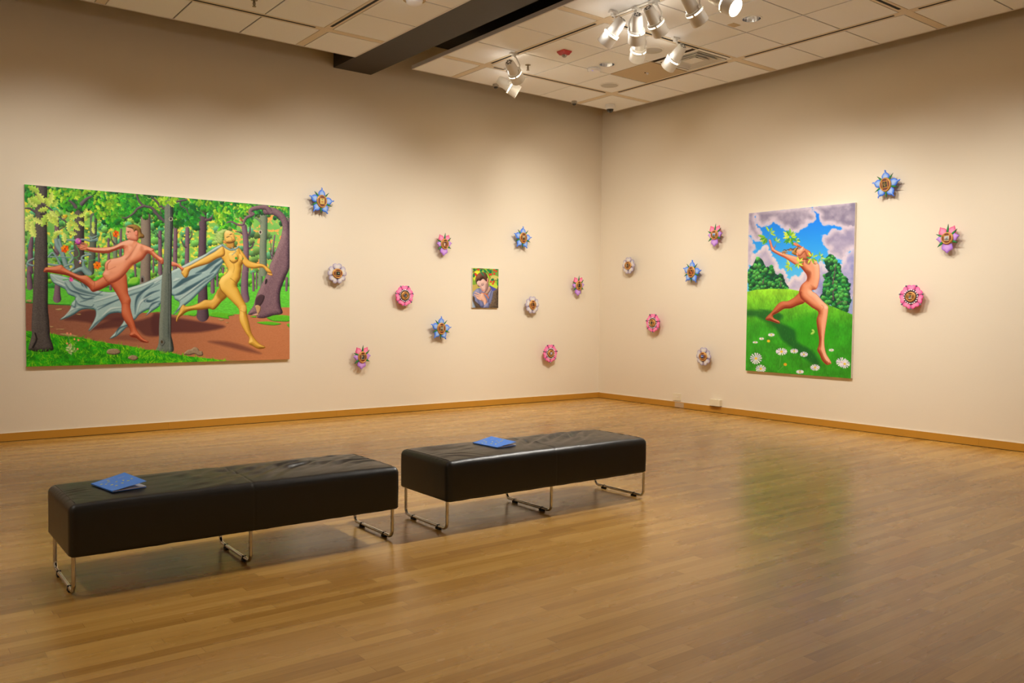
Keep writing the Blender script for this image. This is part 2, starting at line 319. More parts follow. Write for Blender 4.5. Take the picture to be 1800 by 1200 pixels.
    leaves(A((90, 110), (1765, 240), (1765, 420), (900, 400), (560, 400), (90, 320)), 240, 11, MIDG)
    leaves(A((850, 230), (1540, 240), (1540, 420), (1330, 520), (1250, 640), (1000, 560), (960, 420), (840, 400)), 170, 11, MIDG)
    leaves(D((0, 240), (700, 280), (740, 420), (560, 440), (530, 640), (380, 590), (240, 600), (0, 420)), 150, 12, [(20, 110, 45), (35, 130, 40), (55, 150, 40)])
    leaves(D((560, 280), (1200, 330), (1200, 570), (1050, 480), (980, 640), (840, 640), (740, 500)), 170, 11, MIDG)
    leaves(D((1190, 340), (1680, 380), (1640, 560), (1400, 400), (1200, 470)), 90, 9, [(30, 120, 60), (50, 150, 50), (25, 100, 60)])
    leaves(A((380, 120), (1200, 190), (1180, 260), (900, 240), (480, 250)), 60, 11, BRI)
    leaves(A((980, 280), (1280, 280), (1200, 420), (1000, 500), (970, 420)), 40, 10, BRI)
    leaves(A((1600, 260), (1765, 250), (1765, 400), (1640, 380)), 25, 8, BRI)
    leaves(D((0, 240), (260, 260), (210, 350), (60, 340)), 45, 8, BRI); leaves(D((480, 280), (700, 300), (620, 360)), 22, 8, BRI)
    leaves(D((740, 400), (860, 340), (950, 420), (860, 560), (760, 540)), 40, 8, BRI); leaves(D((1000, 350), (1190, 330), (1190, 450), (1080, 440)), 36, 7, BRI); leaves(D((1410, 360), (1650, 380), (1640, 450), (1500, 420)), 30, 6, BRI)
    # branches and the dark trunk in front
    BR = dict(dark=(40, 34, 38), mid=(86, 76, 80), light=(125, 112, 112), tex=.2)
    for P, a, b in [(A((640, 300), (690, 340), (720, 380)), 3, 7), (A((920, 250), (860, 280), (800, 340)), 3, 8), (A((1480, 225), (1500, 290), (1560, 360), (1680, 400), (1765, 520)), 3, 5), (A((1560, 370), (1490, 400), (1440, 460), (1360, 510), (1300, 515)), 5, 2), (A((1660, 250), (1740, 330), (1765, 380)), 2, 4)]: c.limb(P, a, b, **BR)
    for P, a, b in [(D((0, 280), (60, 340), (125, 400)), 3, 4), (D((0, 440), (70, 500), (130, 560)), 5, 5), (D((90, 470), (80, 420), (120, 390)), 2, 2), (D((330, 300), (330, 360), (400, 400), (420, 450), (440, 480)), 3, 1.2), (D((230, 330), (290, 310), (400, 290)), 3, 4)]: c.limb(P, a, b, **BR)
    c.body(A((222, 110), (222, 500), (218, 800), (212, 1000), (205, 1180))+B((185, 300), (172, 600), (175, 720), (140, 860), (150, 905), (290, 925), (420, 905), (425, 850), (390, 740), (378, 560), (362, 400), (362, 100))+A((376, 900), (368, 640), (362, 400), (360, 110)), wd=9, tex=.6, **DK)
    c.disc(*A((310, 470))[0], 8, (105, 98, 92), ry=3.5, op=.7); c.disc(*A((312, 472))[0], 5, (55, 50, 48), ry=2)
    c.limb(D((1640, 650), (1625, 560), (1570, 480), (1480, 430), (1400, 430)), 11, 13, tex=.5, **PT)
    c.limb(D((1440, 430), (1390, 385), (1290, 385), (1210, 410), (1200, 450), (1230, 470), (1150, 510), (1120, 560), (1110, 590), (1050, 600), (960, 560), (900, 575)), 9, 2, tex=.4, **PT)
    c.limb(A((90, 400), (150, 400), (220, 440)), 2, 5, **BR); c.limb(A((270, 310), (400, 400), (500, 490), (610, 570)), 4, 2, **BR)
    c.stroke(A((550, 480), (590, 540), (600, 620), (610, 680)), 1, .6, (70, 60, 60))
    PAL = [(196, 215, 100), (180, 205, 85), (165, 200, 80), (205, 222, 115)]
    for x, y, a, l in [(270, 195, 3.6, 22), (260, 250, 2.6, 16), (240, 380, 3.9, 22), (290, 340, 3.6, 22), (330, 330, 4.1, 22), (400, 350, 4.9, 22), (395, 380, 4.3, 18), (430, 380, 5.4, 17), (380, 400, 2.9, 18), (400, 430, .8, 22), (370, 470, 2.0, 24), (380, 460, 1.2, 18), (440, 500, 1.1, 20), (200, 480, 2.6, 18), (190, 520, .5, 20), (200, 560, 2.2, 20), (190, 600, 1.6, 22), (130, 540, 1.7, 20), (640, 520, 6.0, 17), (650, 560, .5, 17), (640, 560, 1.6, 18), (760, 500, 5.9, 14), (760, 560, .6, 14), (820, 470, 5.3, 12), (700, 620, .6, 13), (560, 690, 3.0, 16), (580, 700, 1.5, 18), (640, 690, .3, 15), (500, 700, 2.2, 15), (180, 640, 1.2, 18), (470, 420, 1.0, 13), (940, 560, 1.5, 12), (930, 630, 1.3, 12), (850, 480, 1.7, 10)]:
        c.leaf(*A((x, y))[0], a, l*1.0, l*.62, rng.choice(PAL), 4, vein=(120, 160, 60))
    c.body(A((560, 520), (590, 480), (615, 478), (620, 500), (590, 535)), (90, 70, 10), (185, 150, 30), (225, 200, 60), 2); c.stroke(A((560, 528), (600, 515)), 1.5, .5, (150, 150, 150))
    c.body(D((1060, 510), (1080, 505), (1105, 555), (1090, 560)), (50, 30, 25), (150, 90, 60), (190, 150, 130), 2)
    # the cape
    CP = dict(dark=(52, 84, 90), mid=(134, 164, 158), light=(200, 218, 204))
    cape = D((862, 845), (790, 862), (690, 925), (640, 960), (500, 1030), (370, 1100), (220, 1170))+B((1667, 30), (1500, 110), (1310, 170), (1160, 218), (1000, 215), (850, 170), (700, 90), (590, 50), (400, 5), (388, 50), (430, 120), (560, 190), (600, 250), (685, 290), (640, 350), (630, 400), (590, 470), (500, 548), (580, 530), (680, 480), (760, 430), (900, 425), (925, 480), (900, 560), (835, 680), (920, 620), (1020, 530), (1100, 475), (1220, 470), (1255, 550), (1180, 660), (1085, 768), (1170, 740), (1250, 670), (1310, 600), (1350, 560), (1390, 540), (1440, 480), (1550, 425), (1505, 500), (1580, 450), (1667, 390))+E((80, 360), (215, 260), (250, 310), (300, 340), (290, 400), (225, 495), (340, 400), (440, 320), (560, 200), (680, 80), (750, 0))+D((830, 1130), (860, 1060), (850, 985))
    c.body(cape, wd=5, L=(-.3, -.7), tex=.15, n=3, rim=(70, 95, 95), **CP)
    def fold(P, w, k): 
        col = dict(d=(52, 82, 90), m=(84, 112, 114), l=(196, 210, 196))[k]
        c.stroke(P, .8, .8, col, mid=w*1.05, op=.85, aa=2.4); c.stroke([(x+.6, y+w*.42) for x, y in P], .3, .3, (196, 212, 200) if k != 'l' else (70, 100, 104), mid=w*.3, op=.55, aa=1.6)
    for P, w, k in [(D((840, 870), (700, 960), (560, 1050)), 4, 'm'), (D((860, 1000), (760, 1060), (640, 1150), (520, 1200)), 9, 'd'), (D((850, 1060), (780, 1130), (700, 1200)), 6, 'd'), (D((640, 980), (460, 1080), (330, 1150)), 3, 'l'), (E((740, 0), (560, 130), (420, 230), (300, 320)), 6, 'm'), (E((700, 0), (480, 140), (330, 230), (240, 260)), 8, 'd'), (E((560, 0), (420, 60), (300, 130), (220, 180)), 10, 'd'), (E((620, 60), (430, 210), (300, 310)), 3, 'l'), (E((420, 330), (340, 390), (260, 450)), 2.5, 'd'),
                    (E((90, 60), (0, 120)), 5, 'l'), (E((300, 60), (230, 90)), 5, 'l'), (B((1667, 120), (1500, 200), (1330, 260), (1150, 330), (940, 400)), 4, 'm'), (B((1667, 60), (1480, 140), (1300, 200), (1100, 270), (900, 330)), 5, 'l'), (B((1600, 120), (1460, 230), (1400, 330), (1385, 480)), 7, 'd'), (B((1667, 200), (1560, 240), (1500, 310), (1560, 330), (1667, 280)), 7, 'd'), (B((1667, 330), (1590, 360), (1540, 420)), 4, 'd'), (B((1560, 260), (1450, 340), (1410, 450)), 4, 'l'),
                    (B((1210, 300), (1080, 360), (950, 430)), 3, 'd'), (B((1220, 400), (1100, 420), (1000, 500)), 4, 'l'), (B((1000, 215), (860, 300), (740, 340)), 4, 'm'), (B((560, 110), (620, 200), (760, 250), (900, 270)), 4, 'd'), (B((600, 70), (680, 180), (820, 230), (1000, 260)), 7, 'm'), (B((700, 230), (780, 300), (900, 300)), 3, 'd'), (B((680, 300), (720, 370), (860, 400), (900, 370)), 3, 'd'), (B((730, 400), (640, 430), (560, 510)), 3, 'l'), (B((690, 330), (680, 400), (640, 380)), 3, 'd'), (B((970, 550), (920, 600), (850, 670)), 4, 'm'), (B((1290, 610), (1200, 650), (1160, 720)), 4, 'd'), (B((400, 20), (470, 80), (560, 110)), 3, 'l'), (B((430, 100), (490, 120), (560, 150)), 5, 'l'), (B((740, 60), (780, 130), (820, 180)), 8, 'd')]:
        fold(P, w, k)
    # back leg of the runner, then torso and standing leg
    kw = dict(L=(-.2, -.85), rim=(150, 50, 25)); bk = dict(dark=(120, 45, 25), mid=(190, 102, 66), light=(228, 155, 118))
    c.body(A((330, 1165), (350, 1132), (400, 1125), (470, 1115), (550, 1100), (600, 1145))+B((720, 22), (820, 30), (900, 92), (960, 70), (1070, 0), (1180, -60), (1270, -30), (1240, 60), (1100, 130), (1000, 185), (930, 212), (880, 218), (830, 160), (740, 100), (600, 35), (430, 3))+A((380, 1192), (330, 1188)), wd=9, n=4, **kw, **bk)
    c.stroke(B((900, 92), (908, 130), (900, 165)), 1, .6, (120, 45, 25), op=.5, aa=1.5)
    c.body(B((1085, 80), (1110, 160), (1150, 220), (1200, 310), (1225, 380), (1225, 480), (1260, 560), (1310, 630), (1332, 690), (1318, 722), (1340, 748), (1400, 762), (1460, 805), (1530, 815), (1542, 800), (1490, 772), (1440, 720), (1400, 660), (1370, 560), (1340, 460), (1326, 380), (1332, 310), (1302, 240), (1290, 120), (1260, 0)), wd=10, **kw, **bk)
    c.stroke(B((1230, 360), (1270, 352), (1305, 365)), 1.2, .8, (150, 72, 46), op=.4, aa=1.6); c.stroke(B((1450, 800), (1500, 808), (1540, 806)), .6, .4, (110, 40, 25))
    tor = A((1365, 790), (1290, 815), (1200, 865), (1110, 880), (1000, 885), (880, 876), (850, 850), (790, 850), (770, 890), (800, 915), (860, 920), (960, 945), (1120, 956), (1200, 927), (1310, 895), (1322, 960), (1300, 990), (1240, 1010), (1150, 1028), (1100, 1060), (1083, 1110), (1088, 1160), (1060, 1230), (1150, 1330), (1300, 1260), (1420, 1115), (1480, 1080), (1560, 1030), (1622, 955), (1700, 1010), (1780, 1075))+D((30, 1060), (115, 1088), (118, 1020), (60, 985), (0, 925))+A((1700, 905), (1600, 860), (1500, 820), (1450, 770))
    c.body(tor, wd=11, n=4, L=(-.35, -.75), rim=(170, 70, 40), dark=(140, 62, 38), mid=(216, 138, 100), light=(244, 190, 158))
    c.stroke(A((1480, 850), (1440, 920), (1390, 990), (1350, 1030)), 1, 2.4, (165, 92, 64), op=.7, aa=2.6); c.fill(A((1120, 1150), (1150, 1060), (1260, 1030), (1330, 1080), (1230, 1180)), (236, 170, 132), soft=4, op=.5); c.fill(A((1450, 900), (1500, 840), (1540, 860), (1480, 960), (1410, 1030)), (240, 182, 146), soft=4, op=.5); c.stroke(A((1115, 1150), (1120, 1090), (1160, 1045)), 1.6, .8, (160, 62, 40), op=.8, aa=1.5); c.stroke(A((1110, 1165), (1160, 1150), (1220, 1120)), .8, .8, (175, 90, 60), op=.6)
    c.fill(A((1540, 860), (1570, 900), (1550, 950), (1520, 900)), (196, 116, 82), soft=3.5, op=.5); c.fill(A((1380, 860), (1420, 880), (1390, 930)), (240, 185, 150), soft=3, op=.6); c.stroke(A((1310, 870), (1320, 950)), 1.2, .6, (150, 72, 45), op=.7, aa=1.2)
    c.fill(A((1330, 1180), (1440, 1110), (1400, 1100), (1300, 1190)), (185, 100, 66), soft=4, op=.6)
    # hand with the egg-shaped bloom
    for P, w in [(A((860, 860), (800, 850), (720, 835)), 2.6), (A((860, 880), (790, 868), (740, 862)), 2.2), (A((860, 895), (800, 890), (752, 880)), 2.2), (A((850, 905), (800, 908), (775, 900)), 2.2), (A((870, 855), (840, 832), (800, 828)), 2.4)]: c.limb(P, w, w*.6, tex=0, **SK)
    c.body(A((718, 800), (735, 770), (770, 772), (798, 800), (785, 840), (750, 845), (725, 825)), (110, 20, 90), (190, 80, 165), (225, 150, 205), 4); c.disc(*A((768, 802))[0], 1, (240, 220, 90))
    # head
    c.body(A((1352, 630), (1348, 680), (1342, 722), (1356, 735), (1358, 760), (1375, 782), (1450, 800), (1500, 790), (1500, 700), (1480, 650), (1400, 612)), wd=7, dark=(140, 68, 48), mid=(212, 140, 108), light=(240, 190, 160), L=(-.6, -.5))
    c.body(A((1352, 625), (1400, 600), (1470, 600), (1525, 640), (1542, 700), (1572, 730), (1570, 762), (1535, 768), (1498, 765), (1500, 700), (1470, 672), (1448, 690), (1428, 650)), wd=5, dark=(60, 42, 14), mid=(130, 96, 45), light=(190, 155, 85))
    c.stroke(A((1362, 690), (1385, 682), (1405, 690)), 1, .6, (80, 40, 30)); c.disc(*A((1378, 694))[0], .8, (50, 30, 25)); c.stroke(A((1358, 748), (1378, 748)), .9, .6, (190, 50, 45)); c.body(A((1455, 680), (1490, 675), (1490, 730), (1465, 730)), (150, 65, 45), (215, 130, 100), (235, 170, 140), 2)
    for x, y, s in [(590, 900, 7.5), (1222, 715, 6.5), (992, 1105, 7.5)]:
        px, py = A((x, y))[0]
        for k in range(6): c.leaf(px, py, k*1.05+.3, s, s*.75, rng.choice([(238, 120, 20), (250, 150, 30), (225, 90, 15)]), 1)
        c.disc(px, py, 1.2, (120, 40, 10))
    px, py = A((780, 1065))[0]; c.disc(px, py-1.5, 2.2, (225, 220, 235)); c.disc(px-1.5, py, 1.4, (110, 70, 160)); c.disc(px, py+1.4, 1.3, (235, 205, 60))
    c.disc(*B((635, 78))[0], 3.4, (226, 100, 165)); c.disc(*B((625, 60))[0], 2.2, (205, 70, 140)); c.stroke(B((540, 80), (600, 72)), 1.5, 1.5, (70, 170, 60))
    # golden woman
    gk = dict(L=(-.45, -.6), rim=(150, 95, 20))
    c.body(E((770, 170), (720, 250), (680, 310), (600, 312), (530, 350), (450, 380), (380, 387), (345, 368), (312, 410), (300, 450), (268, 515), (262, 560), (275, 568), (302, 520), (340, 492), (380, 460), (450, 436), (560, 430), (650, 416), (700, 428), (740, 402), (800, 330), (860, 270), (850, 200)), wd=7, dark=(110, 70, 18), mid=(196, 146, 58), light=(235, 198, 108), **gk)
    c.fill(E((770, 180), (740, 260), (800, 320), (860, 268), (850, 200)), (130, 88, 28), soft=4, op=.6)
    c.body(D((850, 868), (930, 866), (1000, 876), (1060, 888), (1100, 990), (1112, 1060), (1090, 1110), (1090, 1160))+E((1022, 10), (1012, 70), (975, 140), (1000, 200), (1050, 310), (1086, 380), (1096, 480), (1120, 580), (1150, 700), (1200, 780), (1250, 830), (1310, 862), (1292, 882), (1230, 887), (1160, 852), (1113, 820), (1120, 760), (1080, 700), (1020, 590), (1003, 520), (1000, 425), (930, 345), (850, 268), (780, 195), (762, 115), (790, 50), (850, 0))+D((922, 1160), (900, 1110), (868, 1050), (830, 980)), wd=11, n=4, dark=(118, 78, 20), mid=(210, 165, 68), light=(246, 216, 130), **gk)
    c.body(D((856, 866), (760, 930), (660, 985), (560, 1040), (460, 1098), (430, 1110), (370, 1135), (350, 1165), (342, 1200))+E((330, 10), (352, 42), (378, 55), (402, 30), (412, 2))+D((440, 1185), (470, 1150), (580, 1112), (680, 1080), (780, 1022), (880, 975)), wd=6, dark=(118, 78, 22), mid=(208, 160, 66), light=(242, 208, 122), **gk)
    c.body(D((1055, 886), (1120, 960), (1180, 1040), (1260, 1070), (1360, 1090), (1440, 1150), (1468, 1200), (1440, 1200), (1400, 1180), (1350, 1130), (1250, 1142), (1160, 1128), (1110, 1080), (1085, 1010)), wd=5, dark=(112, 72, 20), mid=(204, 156, 62), light=(240, 205, 118), **gk)
    c.body(E((1330, 0), (1390, 8), (1385, 28), (1350, 20)), (140, 85, 20), (205, 150, 60), (235, 195, 110), 2)
    c.body(D((930, 960), (980, 940), (1040, 970), (1050, 1030), (1010, 1072), (960, 1060), (935, 1020)), wd=6, dark=(135, 92, 28), mid=(216, 172, 76), light=(246, 220, 140), L=(-.5, -.6)); c.stroke(D((945, 1040), (990, 1076), (1045, 1045)), 1.2, 1.2, (110, 72, 22), op=.8)
    c.body(D((1060, 960), (1100, 980), (1112, 1020), (1095, 1050), (1070, 1030)), wd=4, dark=(135, 92, 28), mid=(214, 170, 74), light=(240, 210, 130)); c.disc(*D((1022, 1014))[0], 2.2, (60, 150, 60)); c.disc(*D((1108, 1016))[0], 1.2, (60, 150, 60))
    c.stroke(E((900, 60), (945, 95), (975, 140)), 1, .6, (140, 95, 30), op=.8); c.stroke(E((770, 130), (790, 195), (850, 262)), 1, 1.2, (125, 82, 25), op=.8); c.stroke(D((990, 1080), (1000, 1130), (985, 1190)), 1, 1, (170, 125, 45), op=.5, aa=1.5)
    c.fill(E((1030, 380), (1080, 380), (1080, 440), (1040, 450)), (232, 195, 110), soft=2.5, op=.6); c.stroke(E((1015, 435), (1050, 452), (1080, 462)), .8, .5, (140, 98, 38), op=.45, aa=1.4)
    for k in range(5): c.stroke(E((1238+k*14, 858-k*3), (1250+k*12, 882-k*4)), .4, .4, (120, 80, 25), op=.8)
    c.body(D((895, 800), (985, 790), (1000, 880), (960, 900), (915, 880)), (95, 60, 18), (175, 130, 52), (220, 180, 95), 4)
    HR = dict(dark=(70, 100, 45), mid=(140, 170, 85), light=(195, 215, 135))
    for k in range(60):
        a = rng.uniform(2.2, 4.6); px, py = D((rng.uniform(790, 890), rng.uniform(680, 820)))[0]
        l = rng.uniform(8, 16); c.stroke([(px, py), (px+math.cos(a)*l*.5, py+math.sin(a)*l*.4-1), (px+math.cos(a+.3)*l, py+math.sin(a+.3)*l*.5)], 2, .5, rng.choice([(140, 175, 90), (165, 195, 110), (110, 150, 75), (180, 205, 120)]))
    c.body(D((790, 700), (860, 655), (915, 665), (880, 720), (865, 800), (855, 840), (800, 830), (780, 770)), wd=5, tex=.8, **HR)
    c.body(D((872, 712), (895, 672), (940, 672), (985, 705), (1008, 760), (1012, 800), (985, 822), (940, 832), (895, 822), (875, 770)), wd=7, dark=(105, 70, 22), mid=(214, 172, 84), light=(248, 222, 150), L=(-.3, -.8))
    for P in [D((905, 755), (922, 748), (938, 742)), D((945, 722), (958, 715), (970, 714))]: c.stroke(P, 1.4, 1, (70, 48, 20))
    c.stroke(D((952, 745), (972, 770), (962, 780)), .7, .7, (150, 105, 40)); c.stroke(D((970, 795), (995, 775)), 1.4, .9, (175, 100, 50)); c.body(D((855, 800), (880, 795), (905, 825), (880, 830)), (130, 75, 30), (200, 135, 70), (225, 170, 100), 2)
    c.limb(D((850, 845), (900, 885), (960, 910), (1020, 895), (1050, 870)), 3.5, 3, tex=0, **RB); c.limb(D((1000, 900), (970, 880), (985, 910), (1020, 925), (970, 975)), 1, 1, tex=0, **RB)
    c.body(A((1765, 1085), (1765, 1085), (1765, 1085)), (0, 0, 0), (0, 0, 0), (0, 0, 0), 1) if False else None
    c.body(D((212, 1056), (290, 1078), (330, 1110), (372, 1140), (350, 1175), (330, 1150), (285, 1118), (215, 1110)), wd=3.5, dark=(135, 58, 36), mid=(205, 118, 84), light=(236, 170, 138), L=(-.2, -.8))
    # front centre tree with the seam of the two panels
    TG = dict(dark=(38, 44, 42), mid=(88, 98, 88), light=(132, 140, 122))
    c.body(D((130, 350), (150, 300), (225, 300), (235, 380), (238, 560), (232, 760), (222, 1000), (220, 1200))+E((212, 150), (210, 420), (205, 700), (225, 800), (238, 900), (200, 930), (110, 950), (40, 945), (20, 910), (60, 820), (65, 600), (78, 400), (95, 60))+D((120, 1100), (132, 700)), wd=8, tex=.4, L=(-.7, -.2), n=3, **TG)
    c.disc(*D((210, 528))[0], 3.6, (180, 172, 150), ry=3.6); c.disc(*D((210, 526))[0], 2, (50, 46, 42), ry=2.6); c.body(E((70, 810), (100, 765), (135, 810), (110, 850), (90, 850)), (40, 46, 44), (95, 100, 92), (130, 135, 122), 2); c.disc(*E((98, 805))[0], 1.7, (70, 55, 30), ry=2.6)
    c.stroke(D((188, 250), (190, 700), (192, 1200)), .7, .7, (175, 180, 165), op=.8); c.stroke(E((192, 0), (190, 500), (192, 1000)), .7, .7, (165, 172, 158), op=.8)
    leaves(D((60, 250), (230, 255), (215, 340), (80, 330)), 20, 9, BRI)
    # foreground grass
    gr = B((90, 675), (380, 705), (560, 740), (750, 755), (900, 790), (1100, 825), (1300, 850), (1500, 895), (1667, 905))+E((100, 945), (200, 930), (330, 965), (560, 990), (860, 1025), (860, 1100), (0, 1120))+B((90, 1150))
    base = spl(gr)
    c.fill(gr, lambda x, y, d: C3((45, 150, 25))*(1+.7*(fbm(x*.12, y*.25, 12)-.5))[..., None], smooth=False)
    ex = B((110, 690), (380, 712), (560, 745), (750, 762), (900, 800), (1100, 835), (1300, 860), (1500, 900), (1667, 915))+E((200, 940), (330, 975), (560, 1000), (850, 1032))
    exa = np.array(ex)
    for k in range(1900):
        x = rng.uniform(46, 398); y0 = np.interp(x, exa[:, 0], exa[:, 1]); y = y0+rng.random()**1.2*(648-y0)
        f = vnoise(x*.09, y*.15, 2); g = rng.random()
        col = [(25, 110, 25), (60, 165, 25), (120, 200, 30), (160, 210, 40)][min(3, int((f*.7+g*.45)*3.6))]
        a = -1.57+(vnoise(x*.12, y*.2, 8)-.5)*3.2+rng.uniform(-.3, .3); l = rng.uniform(3.5, 8)
        c.stroke([(x, y), (x+math.cos(a)*l, y+math.sin(a)*l)], 1.3, .3, col, smooth=False, op=.75)
    c.body(A((222, 110), (222, 500), (218, 800), (212, 1000), (205, 1180))+B((185, 300), (172, 600), (175, 720), (140, 860), (150, 905), (290, 925), (420, 905), (425, 850), (390, 740), (378, 560), (362, 400), (362, 100))+A((376, 900), (368, 640), (362, 400), (360, 110)), wd=9, tex=.6, **DK, ymin=575); c.stroke(B((215, 705), (232, 780), (190, 870)), 2.5, 3.5, (32, 30, 30))
    for k in range(70):
        x = rng.uniform(50, 96); y = rng.uniform(616, 624); c.stroke([(x, y), (x+rng.uniform(-1.5, 1.5), y-rng.uniform(2, 4))], 1, .3, rng.choice([(40, 130, 25), (90, 180, 30)]), smooth=False)
    for P in [B((1052, 925), (1080, 890), (1180, 888), (1215, 930), (1160, 955), (1080, 950)), B((1300, 995), (1340, 962), (1400, 968), (1420, 1000), (1370, 1025)), E((355, 945), (400, 900), (440, 890), (480, 865), (520, 880), (540, 910), (570, 915), (580, 960), (530, 968), (480, 945), (420, 960))]:
        c.body(P, (60, 48, 38), (135, 115, 88), (185, 165, 130), 3, tex=.5)
    for x, y in [(590, 705), (630, 712), (675, 775), (722, 785), (590, 825), (620, 842), (712, 888)]: c.disc(*B((x, y))[0], 1.7, (245, 150, 115))
    for P in [B((635, 960), (620, 800), (600, 740)), B((640, 960), (660, 860), (710, 790)), B((640, 950), (600, 870), (590, 830))]: c.stroke(P, 1, .7, (130, 160, 110))
    for k in range(14): c.leaf(*B((640+rng.uniform(-30, 30), 930+rng.uniform(-60, 20)))[0], rng.uniform(-3.2, 0.1), 8, 3, rng.choice([(170, 190, 120), (130, 160, 90), (195, 205, 150)]), 1)
    g = c.img.mean(2, keepdims=True); c.img = np.clip(.46+((g+(c.img-g)*1.03)-.47)*1.07, 0, 1)
    return c

def paint_meadow():
    c = Canvas(300, 412, [(1316, 374.7), (1503.3, 356), (1496.2, 664.7), (1311.3, 651.2)]); rng = random.Random(8)
    A = T((1300, 350), 7.5); B = T((1300, 510), 7.06); X, Y = c.X, c.Y
    t = np.clip((Y-380)/110, 0, 1)[..., None]; c.img = C3((0, 122, 235))*(1-t)+C3((85, 190, 242))*t
    t2 = np.clip((X-1420)/60, 0, 1)[..., None]*np.clip((Y-470)/40, 0, 1)[..., None]; c.img = c.img*(1-t2)+C3((150, 160, 200))*t2
    def cloud(poly, dark=(128, 118, 140), lite=(205, 190, 196), k=0, sz=6):
        P = spl(poly, True, 5); cen = P.mean(0)
        for i in range(0, len(P), 2):
            c.disc(P[i][0]+rng.uniform(-1, 1), P[i][1]+rng.uniform(-1, 1), sz*rng.uniform(.35, .7), lite, op=.9, soft=1.5)
        def col(x, y, d):
            f = np.clip(np.clip(-d/7, 0, 1)*.75+.9*(fbm(x*.11, y*.11, k, 3)-.5), 0, 1)[..., None]; return C3(lite)*(1-f)+(C3(dark)*.9+.06)*f
        c.fill(poly, col, soft=2)
    cloud(A((100, 170), (240, 170), (200, 210), (210, 340), (270, 440), (275, 520), (210, 540), (150, 450), (110, 440)), k=1)
    cloud(A((240, 170), (560, 140), (900, 110), (940, 160), (985, 230), (960, 280), (890, 290), (870, 350), (810, 370), (770, 410), (700, 415), (640, 370), (590, 380), (500, 300), (430, 265), (380, 310), (290, 345), (245, 290), (245, 220)), k=2, sz=7)
    cloud(A((1010, 100), (1300, 60), (1550, 40), (1550, 380), (1420, 380), (1340, 340), (1280, 340), (1200, 310), (1110, 310), (1070, 240), (1080, 190), (1020, 160)), k=3, sz=7)
    cloud(A((1110, 510), (1180, 480), (1230, 420), (1330, 420), (1400, 370), (1540, 400), (1540, 620), (1460, 640), (1400, 700), (1380, 780), (1300, 760), (1190, 700), (1200, 640), (1140, 600)), dark=(150, 140, 168), k=4, sz=7)
    cloud(A((100, 540), (150, 560), (190, 640), (150, 700), (190, 760), (140, 820), (100, 900)), dark=(165, 155, 180), k=5)
    cloud(A((270, 700), (330, 630), (370, 650), (420, 760), (480, 830), (505, 920), (600, 960), (640, 1090), (700, 1150), (640, 1200), (200, 1200), (160, 800), (200, 740)), dark=(172, 162, 188), lite=(222, 206, 205), k=6)
    cloud(A((660, 1110), (720, 1030), (790, 1040), (850, 980), (900, 1000), (900, 1200), (640, 1200)), dark=(180, 170, 195), lite=(225, 210, 208), k=7)
    cloud(A((1050, 880), (1110, 870), (1130, 930), (1200, 950), (1340, 880), (1400, 760), (1540, 690), (1540, 1260), (1000, 1260)), dark=(140, 140, 190), lite=(215, 200, 205), k=8)
    for x, y in [(230, 545), (380, 345), (600, 395), (930, 290), (1150, 345), (1100, 480), (200, 660), (260, 730), (1420, 720), (560, 340)]: c.disc(*A((x, y))[0], 3.5, (190, 190, 215), ry=1.6, op=.5, soft=2)
    G = [(8, 66, 50), (12, 92, 52), (22, 118, 56), (45, 145, 62), (85, 175, 75)]
    for P, n in [(A((105, 980), (170, 880), (230, 770), (300, 800), (350, 900), (420, 890), (460, 1000), (560, 990), (600, 1090), (640, 1190), (420, 1230), (170, 1230), (110, 1080)), 190), (A((1120, 800), (1180, 740), (1240, 740), (1270, 830), (1340, 880), (1330, 960), (1370, 1000), (1440, 1100), (1440, 1230), (1300, 1280), (1100, 1260), (1130, 1060), (1100, 1010), (1190, 940), (1140, 880)), 170), (B((1000, 90), (1040, 30), (1100, 0), (1250, -20), (1370, 60), (1370, 150), (1330, 280), (1200, 220), (1080, 150)), 110)]:
        c.clumps(P, G, 3.4, n, rng, dark=(10, 70, 48))
    for P in [A((1230, 1120), (1250, 1000), (1270, 850)), A((310, 1110), (320, 1040)), A((540, 1150), (550, 1070)), B((1165, 120), (1165, 20), (1200, -30)), B((1220, 170), (1270, 140), (1340, 150))]: c.stroke(P, 2, 1, (105, 72, 85))
    # hill
    def gc(x, y, d):
        h = np.clip((y-505)/70, 0, 1)[..., None]; n = fbm(x*.10, y*.07, 4)[..., None]; n2 = fbm(x*.8, y*.25, 6)[..., None]
        return (C3((135, 190, 40))*(1-h)+C3((45, 135, 25))*h)*(.90+.46*n+.25*n2-.1)
    c.fill(B((60, 60), (90, 20), (200, -5), (400, -18), (620, -14), (740, 10), (900, 60), (1090, 175), (1250, 240), (1450, 320), (1450, 1150), (60, 1050)), gc, smooth=False, aa=1)
    c.fill(B((600, 440), (900, 300), (1100, 400), (1200, 560), (1100, 660), (850, 700), (700, 560)), (45, 165, 20), soft=14, op=.55)
    c.fill(B((90, 250), (300, 260), (440, 300), (540, 330), (500, 400), (680, 490), (720, 640), (900, 750), (1000, 900), (990, 960), (860, 880), (640, 700), (520, 600), (440, 460), (330, 390), (200, 330), (90, 320)), (12, 82, 35), soft=6, op=.75)
    c.fill(B((250, 240), (430, 260), (540, 310), (440, 330)), (12, 82, 35), soft=4, op=.6)
    for k in range(1100):
        x = rng.uniform(1311, 1500); y = rng.uniform(520, 664); l = rng.uniform(2, 5)
        c.stroke([(x, y), (x+rng.uniform(-1, 1), y-l)], .7, .3, rng.choice([(30, 120, 25), (70, 165, 40), (20, 95, 25), (95, 180, 60)]), smooth=False, op=.35)
    # figure
    sk = dict(rim=(190, 60, 40)); hot = dict(dark=(120, 38, 18), mid=(196, 100, 58), light=(238, 170, 130))
